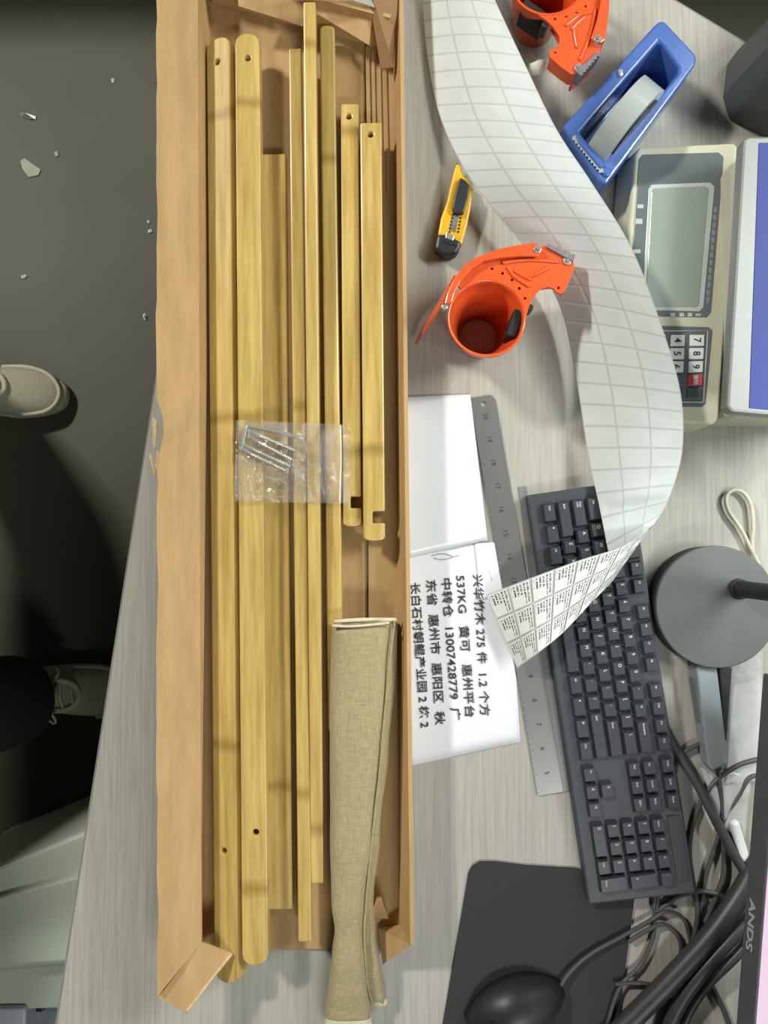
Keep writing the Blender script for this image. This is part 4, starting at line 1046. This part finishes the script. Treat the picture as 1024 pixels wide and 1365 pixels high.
wr2 = flat_sheet('small_plastic_wrapper', [(932, 1022), (1000, 1030), (992, 1120), (960, 1100)], .002, .0004, M_FILM2, 'crumpled clear film under the cables below the adapter', 'wrapper', .006, 8, 14, 14)
o = pxprism('white_plug', [(976, 1098), (986, 1094), (1000, 1140), (995, 1152), (987, 1146)], .012, .002, M_WKEY, None, .003); tag(o, 'small white plastic clip beside the thick cable', 'clip')

# ------------------------------------------------------------------ floor litter
def scrap(label, pts, m, cat, lift=.0):
    w = [P(x, y, -DESK + .0025) for x, y in pts]; n = len(w)
    c = sum((Vector(p) for p in w), Vector()) / n; c.z += lift
    vs = [tuple(p) for p in w] + [tuple(c)] + [(p.x, p.y, .0004) for p in w]
    fs = [(i, (i + 1) % n, n) for i in range(n)] + [(i, n + 1 + i, n + 1 + (i + 1) % n, (i + 1) % n) for i in range(n)] + [tuple(range(n + 1, 2 * n + 1))]
    return tag(pmesh('floor_scrap', vs, fs, m), label, cat, 'litter on the floor')
M_SCR = mat('grubby_paper', srgb(168, 168, 150), .8, vary=.1, scale=60)
scrap('largest pale paper scrap on the floor, left of the box', [(27, 214), (33, 211), (41, 217), (54, 226), (51, 233), (44, 235), (38, 236), (30, 225)], M_SCR, 'scrap')
scrap('crumpled foil scrap on the floor above the paper scrap', [(25, 150), (31, 151), (40, 153), (48, 155), (47, 159), (38, 159), (29, 156)], mat('foil', srgb(190, 190, 180), .25, .5, vary=.2, scale=200), 'scrap', .012)
scrap('tiny white curl on the floor above the shoe', [(28, 368), (33, 366), (36, 367), (33, 371), (29, 371)], M_WKEY, 'scrap', .004)
scrap('tiny white chip on the floor near the upper box edge', [(148, 105), (152, 104), (152, 110), (149, 110)], M_WKEY, 'scrap', .004)
scrap('small pale speck on the floor right of the paper scrap', [(72, 203), (77, 201), (78, 207), (74, 209)], M_SCR, 'scrap', .002)
scrap('white wood curl on the floor beside the box edge', [(190, 420), (193, 417), (196, 421), (195, 427), (192, 426)], M_WKEY, 'scrap', .006)
scrap('white chip on the floor close to the box, uppermost of the pair', [(196, 294), (199, 293), (200, 297), (197, 298)], M_WKEY, 'scrap', .003)
scrap('white chip on the floor close to the box, lower of the pair', [(197, 307), (202, 305), (203, 309), (198, 311)], M_WKEY, 'scrap', .003)

# ------------------------------------------------------------------ person: trousers and shoes at the desk
pr = thing('person', 'person in black trousers and beige lace-up trainers standing at the desk', 'person', tuple(P(-40, 700, -DESK)))
def shoe(toe_px, heading, L=.29, Wd=.105):
    """trainer pointing along heading from heel; toe tip at the pixel toe_px"""
    toe = P(*toe_px, -DESK + .05); dx = Vector((math.cos(heading), math.sin(heading), 0)); dy = Vector((-dx.y, dx.x, 0)); O = Vector((toe.x, toe.y, 0)) - dx * L
    def pt(x, y, z): return O + dx * x + dy * y + Vector((0, 0, z))
    prof = [(.0, .030, .060, .085), (.03, .036, .030, .105), (.09, .038, .03, .110), (.15, .044, .03, .095), (.20, .051, .03, .078), (.24, .050, .028, .064), (.27, .040, .026, .050), (.285, .025, .025, .040), (.29, .010, .025, .032)]
    rings = []; n = 24
    for x, hw, z0, z1 in prof:
        ring = []
        for i in range(n):
            a = 2 * math.pi * i / n; ca, sa = math.cos(a), math.sin(a)
            ring.append(pt(x, hw * math.copysign(abs(ca) ** .75, ca), .022 + (z1 - .022) * (max(0, sa) ** .8) ))
        rings.append(ring)
    up = inw(rings_mesh('shoe_upper', rings, M_SHOE), pr)
    sm = up.modifiers.new('sub', 'SUBSURF'); sm.levels = 1; sm.render_levels = 1
    srings = []
    for z, k in ((.001, .96), (.012, 1.04), (.030, 1.0)):
        ring = []
        N = 40
        for i in range(N):
            a = 2 * math.pi * i / N
            x = .145 + .149 * math.cos(a); t = x / .29
            hw = (.036 + .016 * max(0, min(1, (t - .2) / .5))) * abs(math.sin(a)) ** .7 * k
            ring.append(pt(.145 + .149 * math.cos(a) * (1 if k < 1.02 else 1.012), math.copysign(hw, math.sin(a)), z))
        srings.append(ring)
    s = inw(rings_mesh('shoe_sole', srings, M_SOLE), pr); s.parent = up; s.matrix_parent_inverse = Matrix.Identity(4) @ Matrix.Translation(Vector((0, 0, 0)))
    # eyestay and rim round the toe
    e = tube('eyestay', [pt(.10, .030, .098), pt(.15, .030, .090), pt(.185, .022, .083), pt(.198, 0, .081), pt(.185, -.022, .083), pt(.15, -.030, .090), pt(.10, -.030, .098)], .0055, M_SHOE2, None, 6, 8)
    e.parent = up
    r = tube('toe_rim', [pt(.17, .046, .045), pt(.22, .049, .046), pt(.262, .038, .043), pt(.284, .012, .038), pt(.282, -.016, .038), pt(.262, -.038, .043), pt(.22, -.048, .046)], .0042, M_SHOE2, None, 6, 8); r.parent = up
    for j in range(4):
        x = .125 + j * .019; z = .104 - j * .006
        l = tube('lace', [pt(x, .024, z - .006), pt(x + .004, 0, z + .002), pt(x + .008, -.024, z - .006)], .0032, M_SHOE2, None, 5, 6); l.parent = up
    for sg in (1, -1):
        l = tube('lace', [pt(.135, 0, .106), pt(.15, sg * .018, .114), pt(.165, sg * .042, .104), pt(.155, sg * .052, .09), pt(.14, sg * .034, .098), pt(.135, 0, .106)], .0026, M_SHOE2, None, 6, 6); l.parent = up
    for c in [c for c in bpy.data.objects if c.parent == up]: c.matrix_parent_inverse = Matrix.Identity(4)
    return O, dx, dy
O1, dx1, dy1 = shoe((78, 524), math.radians(-4))
O2, dx2, dy2 = shoe((176, 925), math.radians(-2))
# trousered legs, one continuous skin from both ankles to the waist
k1 = O1 + dx1 * .095; k2 = O2 + dx2 * .115
hip = (k1 + k2) / 2 + Vector((-.30, .02, 0))
vj = [Vector((hip.x, hip.y, .98)),
      Vector((hip.x + .01, hip.y + .10, .88)), Vector((k1.x - .02, k1.y - .04, .48)), Vector((k1.x - .02, k1.y, .20)), Vector((k1.x - .01, k1.y, .085)),
      Vector((hip.x + .01, hip.y - .10, .88)), Vector((k2.x - .17, k2.y + .04, .48)), Vector((k2.x - .02, k2.y, .20)), Vector((k2.x + .0, k2.y, .085)),
      Vector((hip.x - .02, hip.y, 1.06))]
ed = [(0, 1), (1, 2), (2, 3), (3, 4), (0, 5), (5, 6), (6, 7), (7, 8), (0, 9)]
rad = [.14, .12, .112, .084, .080, .115, .095, .092, .092, .13]
me = bpy.data.meshes.new('clothed_body'); me.from_pydata([tuple(v) for v in vj], ed, []); me.update()
bo = link('clothed_body', me, M_TROUSER); inw(bo, pr)
sk = bo.modifiers.new('skin', 'SKIN'); sk.use_smooth_shade = True
for i, s in enumerate(me.skin_vertices[0].data): s.radius = (rad[i], rad[i]); s.use_root = (i == 0)
sb = bo.modifiers.new('sub', 'SUBSURF'); sb.levels = 2; sb.render_levels = 2

# ------------------------------------------------------------------ pale box under the desk edge
pb_ = thing('storage_box', 'pale grey-green plastic cabinet standing on the floor below the desk edge', 'cabinet', tuple(P(40, 1220, -DESK)))
HC = .32 - DESK
pxprism('body', [(-120, 1203), (140, 1098), (130, 1284), (-120, 1300)], HC, -DESK + .002, M_PALE, pb_, .006)
pxprism('lid', [(-120, 1228), (130, 1162), (124, 1279), (-120, 1296)], HC + .012, HC - .002, M_PALE, pb_, .003)
pxprism('lower_step', [(-120, 1298), (110, 1280), (108, 1345), (-120, 1350)], HC - .03, -DESK + .002, M_PALE, pb_, .006)
pg = thing('pale_crate', 'pale blue-grey box on the floor at the lower left corner', 'box', tuple(P(10, 1370, -DESK)))
pxprism('body', [(-120, 1346), (34, 1344), (34, 1460), (-120, 1460)], HC - .02, -DESK + .002, M_PALE2, pg, .004)
pxprism('side_panel', [(37, 1346), (84, 1342), (70, 1460), (37, 1460)], HC - .06, -DESK + .002, M_GREYP, pg, .004)
pxprism('latch', [(47, 1342), (58, 1341), (58, 1349), (47, 1350)], HC - .045, HC - .062, M_BLACKP, pg, .002)
